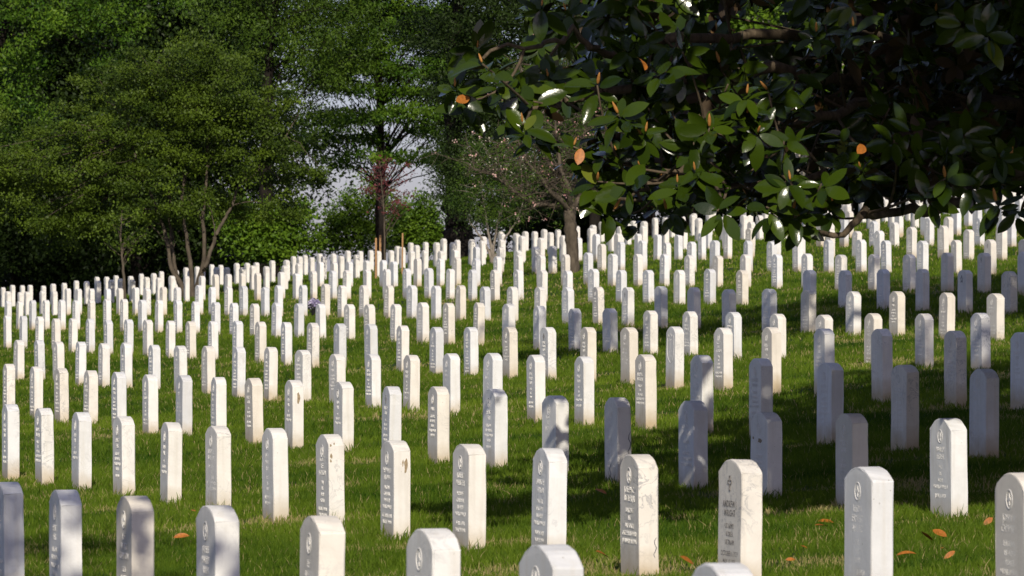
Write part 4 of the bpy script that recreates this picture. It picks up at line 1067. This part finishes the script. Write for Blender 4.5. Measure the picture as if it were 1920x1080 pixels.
# rusty flower buds standing in the whorls
def bud_mesh(h=.075, r=.0105):
    bm = bmesh.new(); prev = None
    for z, q in ((0, .55), (.12, .8), (.4, 1), (.65, .8), (.85, .45)):
        rg = [bm.verts.new((r*q*math.cos(a*math.pi/4), r*q*math.sin(a*math.pi/4), h*z)) for a in range(8)]
        if prev:
            for a in range(8): bm.faces.new([prev[a], prev[(a+1) % 8], rg[(a+1) % 8], rg[a]])
        else: bm.faces.new(rg[::-1])
        prev = rg
    t = bm.verts.new((0, 0, h))
    for a in range(8): bm.faces.new([prev[a], prev[(a+1) % 8], t])
    for f in bm.faces: f.smooth = True
    me = bpy.data.meshes.new("flower_bud"); bm.to_mesh(me); bm.free(); me.materials.append(M["bud"]); return me
BM_ = bud_mesh()
for s in list(range(len(front)))[:62]:
    if s % 7 in (3, 5): continue
    a = unit(FA[s] + rng.normal(0, .25, 3) + np.array([0, .3, .8]))
    o = link("flower_bud", BM_, mag, FC[s] - MAGB + a*.01)
    o.rotation_euler = Vector(a).to_track_quat('Z', 'Y').to_euler(); k = rng.uniform(.55, 1.05); o.scale = (k, k, k)
# a few withered orange leaves still on the tree
dl = [(1209, 132), (855, 190), (1090, 278), (1607, 288)]
P = np.array([at(x, y, 27.0) for x, y in dl]); n = len(dl)
D = unit(rng.normal(size=(n, 3))*np.array([.7, .4, .7]) + np.array([0, 0, -.5])); U = unit(np.array([0, -1, .3]) + rng.normal(0, .3, (n, 3)))
link("withered_leaves", magnolia_leaves("withered_leaves", P - MAGB, D, U, np.full(n, .10), np.full(n, .055), np.zeros(n), M["deadleaf"]), mag)

# ---------------------------------------------------------------- fallen magnolia leaves on the lawn
fallen = [(-2.02, 30.95, "orange dry leaf on the shaded grass at the lower left, between two front headstones"), (-2.17, 34.5, "small yellow leaf on the grass left of the lower left orange leaf's headstone"),
          (1.73, 28.35, "lower of two orange leaves touching each other right of the cross headstone"), (1.79, 28.85, "upper of two orange leaves touching each other right of the cross headstone"),
          (2.26, 26.75, "broad orange leaf lying at the foot of the brown-based headstone on the right"), (2.16, 26.45, "dull orange leaf tucked against the broad one at the foot of the brown-based headstone"),
          (1.96, 25.2, "long flat orange leaf right of the bright three-line-name headstone"), (2.14, 24.75, "orange leaf standing on edge near the bottom right corner"), (2.18, 25.55, "small orange leaf casting a dark shadow near the bottom right"),
          (2.60, 27.65, "orange leaf half hidden behind the headstone at the right edge"), (1.51, 26.25, "small rust leaf in the grass between the cross headstone and the three-line-name headstone"),
          (0.88, 25.35, "orange leaf at the bottom edge, left of the lowest rounded headstone top"), (1.39, 25.3, "rust leaf low between the cross headstone and the bright one to its right"), (0.59, 33.6, "brown leaf in the shadow band left of the sunlit headstone with a grey crack"), (0.47, 26.3, "long brown leaf in the grass left of the sunlit headstone with a grey crack")]
for q, (x, y, lab) in enumerate(fallen):
    z = float(ground(x, y)) + .034
    d = unit(np.array([[math.cos(q*2.1), math.sin(q*2.1)*.5, rng.uniform(.05, .4)]])); u_ = unit(np.array([[rng.normal(0, .5), rng.uniform(-.9, -.1), .8]]))
    if q in (7, 9): d = np.array([[.6, .2, .45]])
    s = .05 if q in (1, 8, 10, 12) else .10
    me = magnolia_leaves("fallen_leaf", np.zeros((1, 3)), d, u_, np.array([s]), np.array([s*.44]), np.zeros(1), M["deadleaf"])
    o = link("fallen_leaf", me, loc=(x - d[0, 0]*s/2, y, z + .004)); tag(o, lab, "leaf", "fallen leaves on the grass")

# ---------------------------------------------------------------- trees outside the frame whose shade falls into it
def shade_tree(label, base_xy, lobes, r0, ncl, per=55):
    b = np.array([base_xy[0], base_xy[1], float(ground(*base_xy)) - .1])
    hz = max(l[0][2] for l in lobes)
    return make_tree("shade_tree", label, None, b, [([b, b + np.array([.1, 0, (hz-b[2])*.4]), b + np.array([-.1, .1, (hz-b[2])*.75]), b + np.array([0, 0, hz-b[2]])], r0, .08)], lobes,
                     M["leaf_mid"], M["bark"], n_clusters=ncl, per=per, L_=.16, W_=.09, sig=.38, flat=.6, tone=.5, limbs=50, limb_r=.03)
shade_tree("large tree outside the right edge whose shade covers the graves on the slope", (10.5, 60),
           [((5.6, 60, 8.6), (3.6, 4.2, 1.9)), ((9.8, 60, 10.5), (5, 5.5, 3.5)), ((2.2, 60.5, 8.0), (1.7, 2.4, .9)), ((.9, 57, 7.2), (1.2, 1.8, .6)), ((11, 66, 11), (5, 5, 3)), ((6.5, 64, 9.4), (3, 3, 1.7))], .45, 1700)
shade_tree("large tree outside the left edge whose boughs shade the front row of graves", (-6.5, 14),
           [((-6.5, 14, 8.5), (3.4, 4, 3)), ((-2.6, 15.5, 6.3), (1.5, 1.6, .8)), ((-1.5, 12.5, 4.9), (.9, 1.2, .5)), ((-1.45, 16.3, 4.25), (.6, .9, .45)), ((-3.4, 19.5, 6.6), (1.5, 1.5, .7))], .38, 430)
